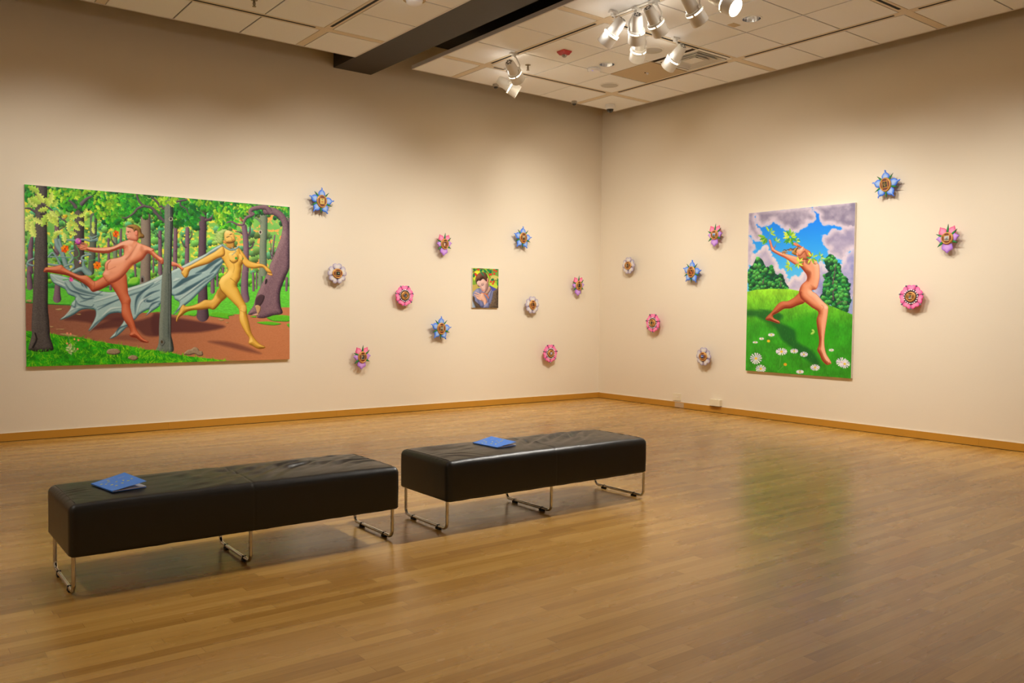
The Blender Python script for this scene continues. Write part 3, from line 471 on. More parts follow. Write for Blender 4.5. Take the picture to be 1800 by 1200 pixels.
    c.body(A((705, 585), (730, 570), (770, 590), (815, 620), (870, 655), (930, 690), (952, 745), (930, 775), (890, 745), (870, 705), (800, 645), (725, 610)), wd=4, **hot)
    c.body(B((760, 20), (680, 90), (600, 135), (530, 140), (470, 180), (400, 270), (340, 330), (328, 368), (400, 388), (470, 412), (502, 412), (492, 382), (430, 350), (420, 312), (480, 280), (560, 232), (640, 226), (720, 190), (810, 152), (800, 60)), wd=8, L=(.2, -.7), **sk, dark=(110, 34, 14), mid=(172, 78, 44), light=(214, 130, 90))
    c.body(A((740, 760), (800, 765), (850, 755), (900, 785), (970, 790), (1012, 800), (1028, 840), (1052, 880), (1058, 1000), (1050, 1080), (1020, 1180))+B((900, 5), (960, 50), (1030, 130), (1085, 182), (1103, 225), (1090, 350), (1070, 480), (1056, 600), (1060, 700), (1082, 790), (1130, 868), (1142, 905), (1112, 922), (1080, 922), (1030, 872), (1000, 805), (968, 742), (985, 680), (990, 600), (970, 480), (958, 370), (980, 272), (900, 215), (820, 152), (760, 95), (742, 40))+A((790, 1200), (820, 1130), (882, 1070), (890, 1010), (850, 950), (780, 870), (720, 820)), wd=10, n=4, L=(.55, -.5), **sk, dark=(135, 50, 26), mid=(216, 130, 86), light=(250, 196, 158))
    c.body(A((385, 540), (408, 535), (430, 600), (448, 640), (470, 612), (474, 628), (458, 655), (520, 692), (600, 716), (680, 740), (780, 768), (850, 800), (830, 880), (770, 882), (700, 842), (600, 778), (520, 740), (430, 688), (415, 660), (400, 600)), wd=5, L=(-.2, -.85), **sk, dark=(150, 56, 30), mid=(224, 138, 96), light=(250, 198, 160))
    c.fill(A((870, 800), (940, 800), (920, 860), (870, 840)), (120, 50, 30), soft=3, op=.7); c.fill(A((880, 940), (940, 960), (930, 1030), (900, 1080), (895, 1000)), (140, 62, 38), soft=4, op=.7); c.body(A((970, 800), (1005, 798), (1028, 825), (1010, 860), (975, 850)), wd=4, dark=(170, 90, 58), mid=(228, 150, 110), light=(250, 200, 165), L=(.5, -.5))
    c.stroke(B((1020, 185), (1045, 205), (1035, 240)), 1, .8, (165, 80, 50), op=.45, aa=1.6); c.disc(*B((1078, 212))[0], 3, (250, 200, 170), op=.7, soft=2); c.stroke(B((770, 20), (760, 90), (815, 148)), 1, 1, (140, 50, 26), op=.8); c.stroke(A((940, 1130), (990, 1180)), .8, .8, (165, 85, 55), op=.4, aa=1.4)
    for k in range(4): c.stroke(B((1048+k*24, 872+k*2), (1062+k*20, 905)), .5, .5, (150, 60, 40), op=.8)
    c.body(A((770, 730), (860, 690), (905, 790), (850, 800), (790, 790)), wd=6, dark=(110, 45, 25), mid=(185, 105, 68), light=(230, 160, 120))
    c.body(A((745, 690), (760, 640), (800, 650), (838, 625), (848, 632), (850, 645), (862, 655), (866, 682), (845, 708), (800, 752), (765, 735)), wd=5, dark=(150, 70, 42), mid=(226, 150, 108), light=(250, 205, 170), L=(-.2, -.8))
    c.stroke(A((775, 655), (795, 655)), 1.2, .8, (70, 35, 20)); c.stroke(A((850, 658), (836, 664)), .9, .6, (170, 50, 40))
    for k in range(26):
        u = rng.random(); px, py = A((590+170*u, 700-30*u+rng.uniform(-22, 34)))[0]; a = rng.uniform(2.6, 3.6)
        c.stroke([(px, py), (px+math.cos(a)*3, py+math.sin(a)*2-1), (px+math.cos(a)*6, py+math.sin(a)*2+1)], 1.6, .5, rng.choice([(110, 65, 20), (160, 105, 40), (195, 145, 70), (80, 45, 15)]))
    c.body(A((690, 700), (760, 628), (775, 645), (745, 690), (775, 745), (720, 735)), wd=3, tex=.9, dark=(70, 40, 12), mid=(150, 100, 40), light=(210, 165, 85)); c.body(A((745, 720), (770, 710), (785, 735), (765, 755)), (150, 60, 40), (215, 125, 90), (240, 170, 135), 2)
    for x, y in [(712, 590), (735, 580)]: c.stroke(A((x+40, y+20), (x, y)), 1.8, .9, (225, 140, 100))
    # oak sprigs
    SP = [(205, 225, 70), (165, 205, 50), (120, 185, 45), (70, 155, 50)]
    for x, y, n, r, a0, a1 in [(395, 440, 4, 13, -2.3, .8), (350, 500, 9, 15, 1.2, 3.6), (480, 570, 4, 9, -2.4, .2), (670, 500, 14, 16, 0, 6.28), (740, 545, 5, 8, -1, 1), (950, 770, 7, 12, 0, 6.28), (1060, 765, 6, 9, -2, 2), (770, 840, 6, 12, -2, 2.5), (670, 880, 6, 12, 1.2, 4.4)]:
        px, py = A((x, y))[0]
        for k in range(n):
            a = a0+(a1-a0)*(k+.5)/n+rng.uniform(-.2, .2); c.leaf(px+math.cos(a)*2, py+math.sin(a)*2, a, r*rng.uniform(.55, .9), r*.33, rng.choice(SP), 3)
    c.stroke(A((500, 500), (490, 570), (470, 615)), .6, .6, (120, 160, 60)); c.stroke(A((850, 820), (760, 850), (690, 890)), .6, .6, (120, 160, 60)); c.stroke(A((340, 560), (390, 490), (400, 430)), .6, .6, (120, 160, 60))
    c.leaf(*B((940, 515))[0], 2.6, 9, 4, (170, 215, 90), 1); c.leaf(*B((935, 520))[0], 3.9, 7, 4, (170, 215, 90), 1)
    # daisies
    for x, y, r, fl in [(208, 848, 9.5, .95), (268, 975, 8.2, .75), (525, 762, 9, .6), (682, 755, 6.2, .6), (803, 795, 6.2, .65), (942, 958, 7.5, .65), (755, 1012, 6, .5), (398, 554, 5.2, .5), (277, 603, 3.8, .55), (198, 648, 4, .4), (1143, 742, 4, .55), (1272, 890, 9, .8), (1308, 912, 8.5, .8)]:
        px, py = B((x, y))[0]
        for k in range(14):
            a = k*.449+rng.uniform(-.08, .08); c.stroke([(px, py), (px+math.cos(a)*r, py+math.sin(a)*r*fl)], .6, r*.26, rng.choice([(235, 225, 235), (215, 200, 222), (245, 238, 240)]), smooth=False)
        c.disc(px, py, r*.27, (235, 200, 50), ry=r*.22)
    c.disc(*B((363, 632))[0], 2.8, (235, 190, 40), ry=2.3); c.disc(*B((572, 921))[0], 3, (225, 165, 30), ry=2.6)
    for P in [B((520, 800), (500, 960)), B((210, 900), (215, 940)), B((560, 930), (480, 1010))]: c.stroke(P, .6, .4, (120, 180, 90))
    return c

def paint_portrait():
    c = Canvas(116, 142, [(830.8, 471.1), (876, 472.3), (875.6, 540.9), (830, 540.8)]); rng = random.Random(3)
    A = T((815, 460), 12.63); X, Y = c.X, c.Y
    n = fbm(X*.12, Y*.2, 2)[..., None]; c.img = C3((190, 200, 45))*(1-n)+C3((110, 165, 50))*n
    c.fill(A((560, 200), (780, 150), (780, 320), (600, 300)), (105, 150, 60), soft=2); c.fill(A((620, 300), (780, 330), (780, 380), (560, 450), (540, 520)), (200, 190, 100), soft=1); c.fill(A((190, 490), (330, 540), (200, 680)), (190, 165, 80)); c.fill(A((190, 320), (260, 330), (290, 480), (190, 500)), (120, 165, 50))
    c.fill(A((560, 470), (740, 480), (770, 560), (700, 610)), (190, 205, 60)); c.fill(A((200, 240), (360, 200), (300, 300), (230, 420)), (215, 220, 50), soft=2)
    for P, w in [(A((200, 240), (300, 165), (420, 160), (520, 230), (590, 360)), 1.6), (A((560, 150), (570, 250), (560, 310)), 1.4), (A((640, 420), (720, 400), (770, 440)), 1.2)]: c.stroke(P, w, .8, (95, 60, 50))
    for x, y, a, l in [(200, 170, .3, 5), (235, 230, 1.7, 10), (430, 160, .9, 9), (500, 160, .6, 8), (600, 160, 1.7, 8), (590, 410, -.4, 7), (740, 350, 1.2, 12), (760, 420, 1.6, 9), (700, 150, .4, 4), (420, 170, 2.6, 6)]: c.leaf(*A((x, y))[0], a, l, 4, rng.choice([(10, 105, 65), (20, 125, 60)]), 1)
    # sweater
    SW = dict(dark=(40, 42, 70), mid=(98, 104, 140), light=(150, 152, 180))
    c.body(A((195, 720), (240, 640), (330, 580), (420, 620), (520, 640), (570, 530), (640, 560), (730, 610), (740, 780), (600, 1030), (190, 1030)), wd=10, **SW)
    c.fill(A((570, 530), (650, 560), (730, 605), (640, 640)), (70, 75, 160), soft=1)
    for P in [A((330, 600), (370, 760), (400, 1000)), A((300, 820), (340, 920), (360, 1020)), A((620, 640), (560, 800), (540, 940)), A((420, 900), (430, 1010))]: c.stroke(P, 1, 1.6, (52, 56, 92), op=.7, aa=1.5)
    for P in [A((250, 680), (330, 620), (340, 700)), A((590, 620), (560, 760)), A((380, 860), (400, 960))]: c.stroke(P, 1, 2, (160, 162, 188), op=.6, aa=1.5)
    # neck, head and hair
    c.body(A((460, 640), (540, 560), (590, 560), (600, 620), (520, 720), (470, 700)), (110, 75, 60), (175, 135, 110), (215, 180, 155), 3)
    c.body(A((285, 470), (300, 420), (420, 380), (500, 420), (545, 480), (545, 560), (510, 640), (470, 678), (430, 665), (370, 600), (310, 520)), wd=6, dark=(120, 85, 80), mid=(205, 165, 148), light=(238, 205, 188), L=(-.6, -.4))
    c.body(A((262, 420), (270, 330), (330, 260), (430, 225), (500, 270), (530, 350), (520, 420), (500, 430), (430, 375), (370, 420), (330, 415), (290, 450), (282, 500)), wd=6, dark=(38, 20, 14), mid=(90, 56, 38), light=(140, 98, 70)); c.body(A((515, 370), (540, 360), (552, 400), (540, 460), (515, 450)), (130, 60, 55), (200, 120, 110), (225, 160, 145), 2)
    c.stroke(A((310, 300), (340, 330), (330, 400)), .8, .8, (150, 110, 80), op=.6)
    c.fill(A((365, 215), (410, 240), (450, 310), (420, 300), (390, 260)), (10, 120, 75))
    for P in [A((400, 520), (430, 510), (445, 495)), A((320, 540), (345, 548), (358, 540))]: c.stroke(P, 1.3, .7, (70, 50, 58))
    for P in [A((385, 500), (420, 475), (450, 470)), A((305, 525), (345, 520))]: c.stroke(P, .7, .4, (110, 72, 62))
    c.stroke(A((375, 520), (385, 590), (400, 612), (425, 598)), .8, .8, (150, 100, 90), op=.8); c.stroke(A((405, 645), (430, 630), (460, 625)), 1.3, .6, (190, 85, 72)); c.fill(A((480, 500), (540, 480), (530, 600), (490, 640)), (140, 100, 95), soft=3, op=.6)
    c.stroke(A((380, 690), (440, 700), (500, 730), (550, 800)), 1, 1.6, (225, 110, 30)); c.stroke(A((500, 730), (545, 720)), 1, 1, (200, 90, 30))
    # hand
    c.body(A((360, 720), (430, 700), (480, 780), (520, 880), (500, 980), (460, 975), (430, 890), (370, 850), (330, 790)), wd=5, dark=(135, 85, 65), mid=(212, 160, 130), light=(240, 205, 180), L=(-.5, -.5))
    for P in [A((370, 735), (310, 705), (260, 685)), A((355, 765), (290, 745), (235, 730)), A((355, 800), (300, 785), (262, 765)), A((360, 835), (320, 820), (290, 800))]: c.limb(P, 3, 1.8, dark=(140, 90, 70), mid=(215, 162, 132), light=(240, 205, 180), tex=0)
    c.body(A((440, 1000), (500, 920), (560, 900), (580, 1030), (450, 1030)), wd=5, **SW)
    # bark at both sides
    BK = dict(dark=(28, 20, 16), mid=(74, 58, 44), light=(120, 100, 78))
    c.body(A((190, 760), (240, 790), (250, 870), (330, 940), (390, 1030), (280, 1030), (210, 940), (195, 850)), wd=4, tex=.7, **BK); c.body(A((190, 870), (240, 960), (260, 1030), (190, 1030)), (90, 105, 120), (140, 155, 165), (175, 185, 190), 4)
    c.body(A((780, 520), (730, 600), (660, 650), (640, 760), (610, 880), (560, 1030), (790, 1040)), wd=7, tex=1.2, **BK)
    for x, y in [(325, 180), (258, 275), (278, 298), (672, 182), (718, 203), (675, 260), (603, 276), (575, 282), (665, 437), (645, 482), (600, 438)]:
        px, py = A((x, y))[0]; c.disc(px, py, 1.75, (205, 28, 20)); c.disc(px-.5, py-.5, .6, (250, 120, 90), op=.8)
    return c
# ------------------------------------------------------------------ materials
def mat(name, col, rough=.5, metal=0., spec=.5, emit=None, estr=0., bump=None, coat=0., attr=None):
    m = bpy.data.materials.new(name); m.use_nodes = True; nt = m.node_tree; b = nt.nodes['Principled BSDF']
    b.inputs['Base Color'].default_value = (*col, 1); b.inputs['Roughness'].default_value = rough; b.inputs['Metallic'].default_value = metal
    b.inputs['Specular IOR Level'].default_value = spec; b.inputs['Coat Weight'].default_value = coat; b.inputs['Coat Roughness'].default_value = .2
    if emit: b.inputs['Emission Color'].default_value = (*emit, 1); b.inputs['Emission Strength'].default_value = estr
    if attr:
        a = nt.nodes.new('ShaderNodeVertexColor'); a.layer_name = attr; nt.links.new(a.outputs['Color'], b.inputs['Base Color'])
    if bump:
        sc, st, dist = bump; tc = nt.nodes.new('ShaderNodeTexCoord'); n = nt.nodes.new('ShaderNodeTexNoise'); n.inputs['Scale'].default_value = sc; n.inputs['Detail'].default_value = 4
        bp = nt.nodes.new('ShaderNodeBump'); bp.inputs['Strength'].default_value = st; bp.inputs['Distance'].default_value = dist
        nt.links.new(tc.outputs['Object'], n.inputs['Vector']); nt.links.new(n.outputs['Fac'], bp.inputs['Height']); nt.links.new(bp.outputs['Normal'], b.inputs['Normal'])
    return m

def lin(c):
    c = np.array(c, float)/255.; return tuple(np.where(c <= .04045, c/12.92, ((c+.055)/1.055)**2.4))

M = {}
M['wall'] = mat('wall_paint', (.80, .708, .565), .75, bump=(60, .06, .01))
M['tile'] = mat('ceiling_tile', (.87, .875, .89), .9, bump=(180, .3, .004))
M['tee'] = mat('ceiling_grid', (.72, .62, .48), .6)
M['gap'] = mat('ceiling_joint', (.055, .038, .026), .9)
M['edge'] = mat('ceiling_edge_trim', (.68, .64, .64), .5)
M['black'] = mat('black_slot', (.008, .008, .008), .8)
M['deck'] = mat('dark_deck', (.012, .010, .009), .95)
M['beam'] = mat('beam_paint', (.042, .033, .026), .6, bump=(30, .1, .01))
M['white'] = mat('white_enamel', (.80, .79, .77), .35)
M['whitep'] = mat('white_plastic', (.86, .87, .92), .45)
M['grille'] = mat('grey_grille', (.52, .51, .49), .7)
M['glow'] = mat('lamp_slot_glow', (1, .9, .7), .5, emit=(1, .82, .56), estr=26.)
M['bulb'] = mat('lamp_lens_glow', (1, .95, .85), .4, emit=(1, .86, .62), estr=30.)
M['bulb2'] = mat('downlight_lamp_glow', (1, .95, .9), .4, emit=(.9, .95, 1.), estr=6.)
M['mirror'] = mat('mirror_reflector', (.85, .85, .86), .12, metal=1.)
M['red'] = mat('red_enamel', (.46, .018, .014), .4)
M['glass'] = mat('clear_dome', (.35, .34, .33), .15, metal=.4)
M['smoke'] = mat('smoked_dome', (.012, .012, .013), .08, spec=.8)
M['camhouse'] = mat('camera_housing', (.36, .32, .27), .5)
M['brass'] = mat('dull_brass', (.30, .24, .15), .35, metal=.8)
M['tan'] = mat('tan_panel', (.56, .44, .29), .85)
M['blue_led'] = mat('blue_indicator', (.1, .1, .8), .4, emit=(.25, .2, 1.), estr=1.5)
M['chrome'] = mat('chrome', (.62, .60, .57), .13, metal=1.)
M['rubber'] = mat('black_rubber', (.012, .012, .012), .6)
M['cable'] = mat('grey_cover_plate', (.50, .36, .22), .6)
M['plate'] = mat('cream_plate', (.78, .70, .52), .4)
M['canvas'] = mat('canvas_side', (.84, .79, .74), .8)
M['paint'] = mat('oil_paint', (.5, .5, .5), .42, attr='Col', spec=.35)
M['petal'] = mat('painted_petal', (.5, .5, .5), .45, attr='Col', spec=.4)
M['gold'] = mat('gilded_wood', (.66, .34, .085), .35, metal=.25)
M['red_inset'] = mat('oxblood_inset', (.17, .035, .018), .45)
M['plum'] = mat('dark_plum', (.045, .012, .05), .5)
M['pearl'] = mat('pearl_bead', (.80, .78, .80), .2, spec=.7)
M['steel'] = mat('steel_ball', (.34, .30, .40), .22, metal=.7)
M['blue'] = mat('blue_cover', lin((84, 146, 246)), .5, spec=.3)
M['paper'] = mat('white_paper', (.72, .70, .72), .7)
M['yellow'] = mat('yellow_ink', (.85, .80, .05), .7)
M['ink'] = mat('pale_ink', (.55, .62, .86), .7)

def leather():
    m = mat('black_leather', (.0085, .0085, .0082), .34, spec=.5); nt = m.node_tree; b = nt.nodes['Principled BSDF']
    tc = nt.nodes.new('ShaderNodeTexCoord'); n = nt.nodes.new('ShaderNodeTexVoronoi'); n.inputs['Scale'].default_value = 420
    n2 = nt.nodes.new('ShaderNodeTexNoise'); n2.inputs['Scale'].default_value = 9; n2.inputs['Detail'].default_value = 3
    mx = nt.nodes.new('ShaderNodeMath'); mx.operation = 'MULTIPLY_ADD'; mx.inputs[1].default_value = .25
    bp = nt.nodes.new('ShaderNodeBump'); bp.inputs['Strength'].default_value = .28; bp.inputs['Distance'].default_value = .004
    nt.links.new(tc.outputs['Object'], n.inputs['Vector']); nt.links.new(tc.outputs['Object'], n2.inputs['Vector'])
    nt.links.new(n.outputs['Distance'], mx.inputs[0]); nt.links.new(n2.outputs['Fac'], mx.inputs[2]); nt.links.new(mx.outputs[0], bp.inputs['Height']); nt.links.new(bp.outputs['Normal'], b.inputs['Normal'])
    return m
M['leather'] = leather()

def boards(name, bw, bl, c_dark, c_mid, c_light, rough, coat=0., gapdark=.55, vertical=False):
    """strip boards running along x: each board its own tone, fine grain, hairline joints"""
    m = bpy.data.materials.new(name); m.use_nodes = True; nt = m.node_tree; b = nt.nodes['Principled BSDF']; L = nt.links.new
    def N(t, **k):
        n = nt.nodes.new(t)
        for a, v in k.items(): setattr(n, a, v)
        return n
    def mth(op, a, b_=None, c=None):
        n = N('ShaderNodeMath', operation=op)
        for i, v in enumerate((a, b_, c)):
            if v is None: continue
            if isinstance(v, (int, float)): n.inputs[i].default_value = v
            else: L(v, n.inputs[i])
        return n.outputs[0]
    tc = N('ShaderNodeTexCoord'); sx = N('ShaderNodeSeparateXYZ'); L(tc.outputs['Object'], sx.inputs[0])
    X = sx.outputs[0]; Y = sx.outputs[1]
    v = mth('DIVIDE', Y, bw); row = mth('FLOOR', v); fv = mth('FRACT', v)
    w1 = N('ShaderNodeTexWhiteNoise', noise_dimensions='1D'); L(row, w1.inputs['W'])
    off = mth('MULTIPLY', w1.outputs['Value'], bl*7.3); u = mth('DIVIDE', mth('ADD', X, off), bl)
    col = mth('FLOOR', u); fu = mth('FRACT', u)
    cb = N('ShaderNodeCombineXYZ'); L(row, cb.inputs[0]); L(col, cb.inputs[1])
    w2 = N('ShaderNodeTexWhiteNoise', noise_dimensions='3D'); L(cb.outputs[0], w2.inputs['Vector'])
    g = N('ShaderNodeCombineXYZ'); L(mth('MULTIPLY_ADD', X, 3.2, mth('MULTIPLY', w2.outputs['Value'], 37.)), g.inputs[0]); L(mth('MULTIPLY', Y, 62.), g.inputs[1]); L(row, g.inputs[2])
    n1 = N('ShaderNodeTexNoise'); n1.inputs['Scale'].default_value = 1.; n1.inputs['Detail'].default_value = 5; n1.inputs['Distortion'].default_value = .5; L(g.outputs[0], n1.inputs['Vector'])
    g2 = N('ShaderNodeCombineXYZ'); L(mth('MULTIPLY', X, 1.1), g2.inputs[0]); L(mth('MULTIPLY', Y, 6.), g2.inputs[1])
    n2 = N('ShaderNodeTexNoise'); n2.inputs['Scale'].default_value = 1.; n2.inputs['Detail'].default_value = 3; L(g2.outputs[0], n2.inputs['Vector'])
    t = mth('ADD', mth('MULTIPLY', w2.outputs['Value'], .46), mth('ADD', mth('MULTIPLY', n1.outputs['Fac'], .42), mth('MULTIPLY', n2.outputs['Fac'], .22)))
    rp = N('ShaderNodeValToRGB'); L(t, rp.inputs[0]); e = rp.color_ramp.elements
    e[0].position = .22; e[0].color = (*c_dark, 1); e[1].position = .82; e[1].color = (*c_light, 1); k = e.new(.50); k.color = (*c_mid, 1)
    ga = mth('LESS_THAN', fv, .022); gb = mth('LESS_THAN', fu, .0016/bl*1.2); gg = mth('MAXIMUM', ga, gb)
    wj = mth('GREATER_THAN', w1.outputs['Value'], .35); gg = mth('MAXIMUM', mth('MULTIPLY', ga, wj), gb)
    mx = N('ShaderNodeMixRGB', blend_type='MULTIPLY'); L(mth('MULTIPLY', gg, gapdark), mx.inputs[0]); L(rp.outputs[0], mx.inputs[1]); mx.inputs[2].default_value = (.25, .15, .08, 1)
    L(mx.outputs[0], b.inputs['Base Color']); b.inputs['Roughness'].default_value = rough; b.inputs['Coat Weight'].default_value = coat; b.inputs['Coat Roughness'].default_value = .18; b.inputs['Specular IOR Level'].default_value = .65
    rr = mth('MULTIPLY_ADD', n2.outputs['Fac'], .10, rough-.05); L(rr, b.inputs['Roughness'])
    bp = N('ShaderNodeBump'); bp.inputs['Strength'].default_value = .05; bp.inputs['Distance'].default_value = .001
    L(mth('SUBTRACT', mth('MULTIPLY', w2.outputs['Value'], .5), gg), bp.inputs['Height']); L(bp.outputs['Normal'], b.inputs['Normal'])
    return m
M['floor'] = boards('maple_floor', .0635, .95, (.345, .168, .032), (.485, .257, .053), (.61, .355, .092), .27)
M['skirt'] = mat('oak_baseboard', (.52, .25, .028), .4)

# ------------------------------------------------------------------ mesh helpers
class MB:
    def __init__(s): s.v = []; s.f = []; s.m = []; s.c = None
    def add(s, vs, fs, mi=0):
        o = len(s.v); s.v += [tuple(p) for p in vs]; s.f += [tuple(i+o for i in f) for f in fs]; s.m += [mi]*len(fs); return s
    def box(s, a, b, mi=0):
        x0, y0, z0 = a; x1, y1, z1 = b
        return s.add([(x0, y0, z0), (x1, y0, z0), (x1, y1, z0), (x0, y1, z0), (x0, y0, z1), (x1, y0, z1), (x1, y1, z1), (x0, y1, z1)],
                     [(0, 3, 2, 1), (4, 5, 6, 7), (0, 1, 5, 4), (1, 2, 6, 5), (2, 3, 7, 6), (3, 0, 4, 7)], mi)
    def tube(s, path, r, n=12, mi=0, closed=False, caps=True):
        P = [Vector(p) for p in path]; N = len(P); R = r if isinstance(r, (list, tuple)) else [r]*N; vs = []; prev = None
        for i in range(N):
            a = P[(i-1) % N] if closed or i else P[i]; b = P[(i+1) % N] if closed or i < N-1 else P[i]
            t = (b-a).normalized()
            if prev is None: u = t.cross(Vector((0, 0, 1)) if abs(t.z) < .9 else Vector((1, 0, 0))).normalized()
            else: u = (prev-t*prev.dot(t)).normalized()
            prev = u; w = t.cross(u)
            for k in range(n): a_ = 2*math.pi*k/n; vs.append(P[i]+(u*math.cos(a_)+w*math.sin(a_))*R[i])
        fs = []
        for i in range(N if closed else N-1):
            j = (i+1) % N
            for k in range(n): l = (k+1) % n; fs.append((i*n+k, i*n+l, j*n+l, j*n+k))
        if not closed and caps: fs.append(tuple(reversed(range(n)))); fs.append(tuple(range((N-1)*n, N*n)))
        return s.add(vs, fs, mi)
    def lathe(s, prof, axis=(0, 0, 1), org=(0, 0, 0), n=32, mi=0, caps=(True, True)):
        """prof: (radius, height along axis)"""
        A = Vector(axis).normalized(); u = A.cross(Vector((0, 0, 1)) if abs(A.z) < .9 else Vector((1, 0, 0))).normalized(); w = A.cross(u); O = Vector(org); vs = []; fs = []
        for r, h in prof:
            for k in range(n): a = 2*math.pi*k/n; vs.append(O+A*h+(u*math.cos(a)+w*math.sin(a))*r)
        for i in range(len(prof)-1):
            for k in range(n): l = (k+1) % n; fs.append((i*n+k, i*n+l, (i+1)*n+l, (i+1)*n+k))
        if caps[0]: fs.append(tuple(reversed(range(n))))
        if caps[1]: fs.append(tuple(range((len(prof)-1)*n, len(prof)*n)))
        return s.add(vs, fs, mi)
    def ball(s, c, r, n=12, m=8, mi=0, sz=1.):
        vs = []; fs = []
        for i in range(m+1):
            t = math.pi*i/m
            for k in range(n): a = 2*math.pi*k/n; vs.append((c[0]+r*math.sin(t)*math.cos(a), c[1]+r*math.sin(t)*math.sin(a), c[2]+r*sz*math.cos(t)))
        for i in range(m):
            for k in range(n): l = (k+1) % n; fs.append((i*n+k, i*n+l, (i+1)*n+l, (i+1)*n+k))
        return s.add(vs, fs, mi)
    def build(s, name, mats, parent=None, smooth=False, sharp=None, M4=None, cols=None):
        me = bpy.data.meshes.new(name); me.from_pydata(s.v, [], s.f)
        mats = mats if isinstance(mats, (list, tuple)) else [mats]
        for m in mats: me.materials.append(M[m] if isinstance(m, str) else m)
        if len(mats) > 1: me.polygons.foreach_set('material_index', s.m)
        if cols is not None:
            ca = me.color_attributes.new('Col', 'FLOAT_COLOR', 'POINT'); d = np.ones((len(s.v), 4), np.float32); d[:, :3] = cols; ca.data.foreach_set('color', d.ravel())
        if smooth:
            me.polygons.foreach_set('use_smooth', [True]*len(me.polygons))
            if sharp: me.set_sharp_from_angle(angle=math.radians(sharp))
        me.validate(); me.update()
        bm = bmesh.new(); bm.from_mesh(me); bmesh.ops.recalc_face_normals(bm, faces=bm.faces); bm.to_mesh(me); bm.free()
        o = bpy.data.objects.new(name, me); COL.objects.link(o)
        if parent: o.parent = parent
        if M4 is not None: o.matrix_local = M4
        return o

def tag(o, label, cat, group=None):
    o['label'] = label; o['category'] = cat
    if group: o['group'] = group
    return o
def thing(name, label, cat, loc, group=None, M4=None):
    o = bpy.data.objects.new(name, None); COL.objects.link(o); o.empty_display_size = .05
    if M4 is not None: o.matrix_world = M4
    else: o.location = loc
    return tag(o, label, cat, group)
def struct(o): o['kind'] = 'structure'; return o
def copy_tree(o, parent=None, M4=None, share=True):
    c = o.copy(); COL.objects.link(c)
    if parent: c.parent = parent
    if M4 is not None: c.matrix_world = M4
    for ch in [x for x in ALL() if x.parent == o]: copy_tree(ch, c)
    return c
def ALL(): return list(bpy.data.objects)

# ------------------------------------------------------------------ the room
XL, YB = -13.5, -14.0     # far sides of the hall, behind the camera
def slab(name, a, b, m): return struct(MB().box(a, b).build(name, m))
slab('floor', (XL, YB, -.08), (0, 0, 0), 'floor')
slab('wall_left', (XL, 0, -.08), (.15, .15, DECK), 'wall')
slab('wall_right', (0, YB, -.08), (.15, 0, DECK), 'wall')
slab('wall_back', (XL, YB-.15, -.08), (.15, YB, DECK), 'wall')
slab('wall_side', (XL-.15, YB-.15, -.08), (XL, .15, DECK), 'wall')
slab('ceiling_deck', (XL-.15, YB-.15, DECK), (.15, .15, DECK+.1), 'deck')
def skirting(name, run, joints):
    """one baseboard of butted lengths with the dark shadow line at its foot"""
    m = MB(); xs = [0.0]+joints+[run]
    for a, b in zip(xs[:-1], xs[1:]): m.box((a+.0008, -.014, .006), (b-.0008, 0, .087)); 
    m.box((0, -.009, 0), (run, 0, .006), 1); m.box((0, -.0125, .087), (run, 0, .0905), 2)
    return struct(m.build(name, ['skirt', 'black', 'wall']))
b1 = skirting('baseboard_left', 13.4, [1.36, 4.59, 6.66, 9.1, 11.4]); b1.matrix_world = Matrix(((-1, 0, 0, 0), (0, 1, 0, 0), (0, 0, 1, 0), (0, 0, 0, 1)))
b2 = skirting('baseboard_right', 13.9, [3.05, 5.86, 8.6, 11.2]); b2.matrix_world = Matrix(((0, 1, 0, 0), (-1, 0, 0, -.015), (0, 0, 1, 0), (0, 0, 0, 1)))

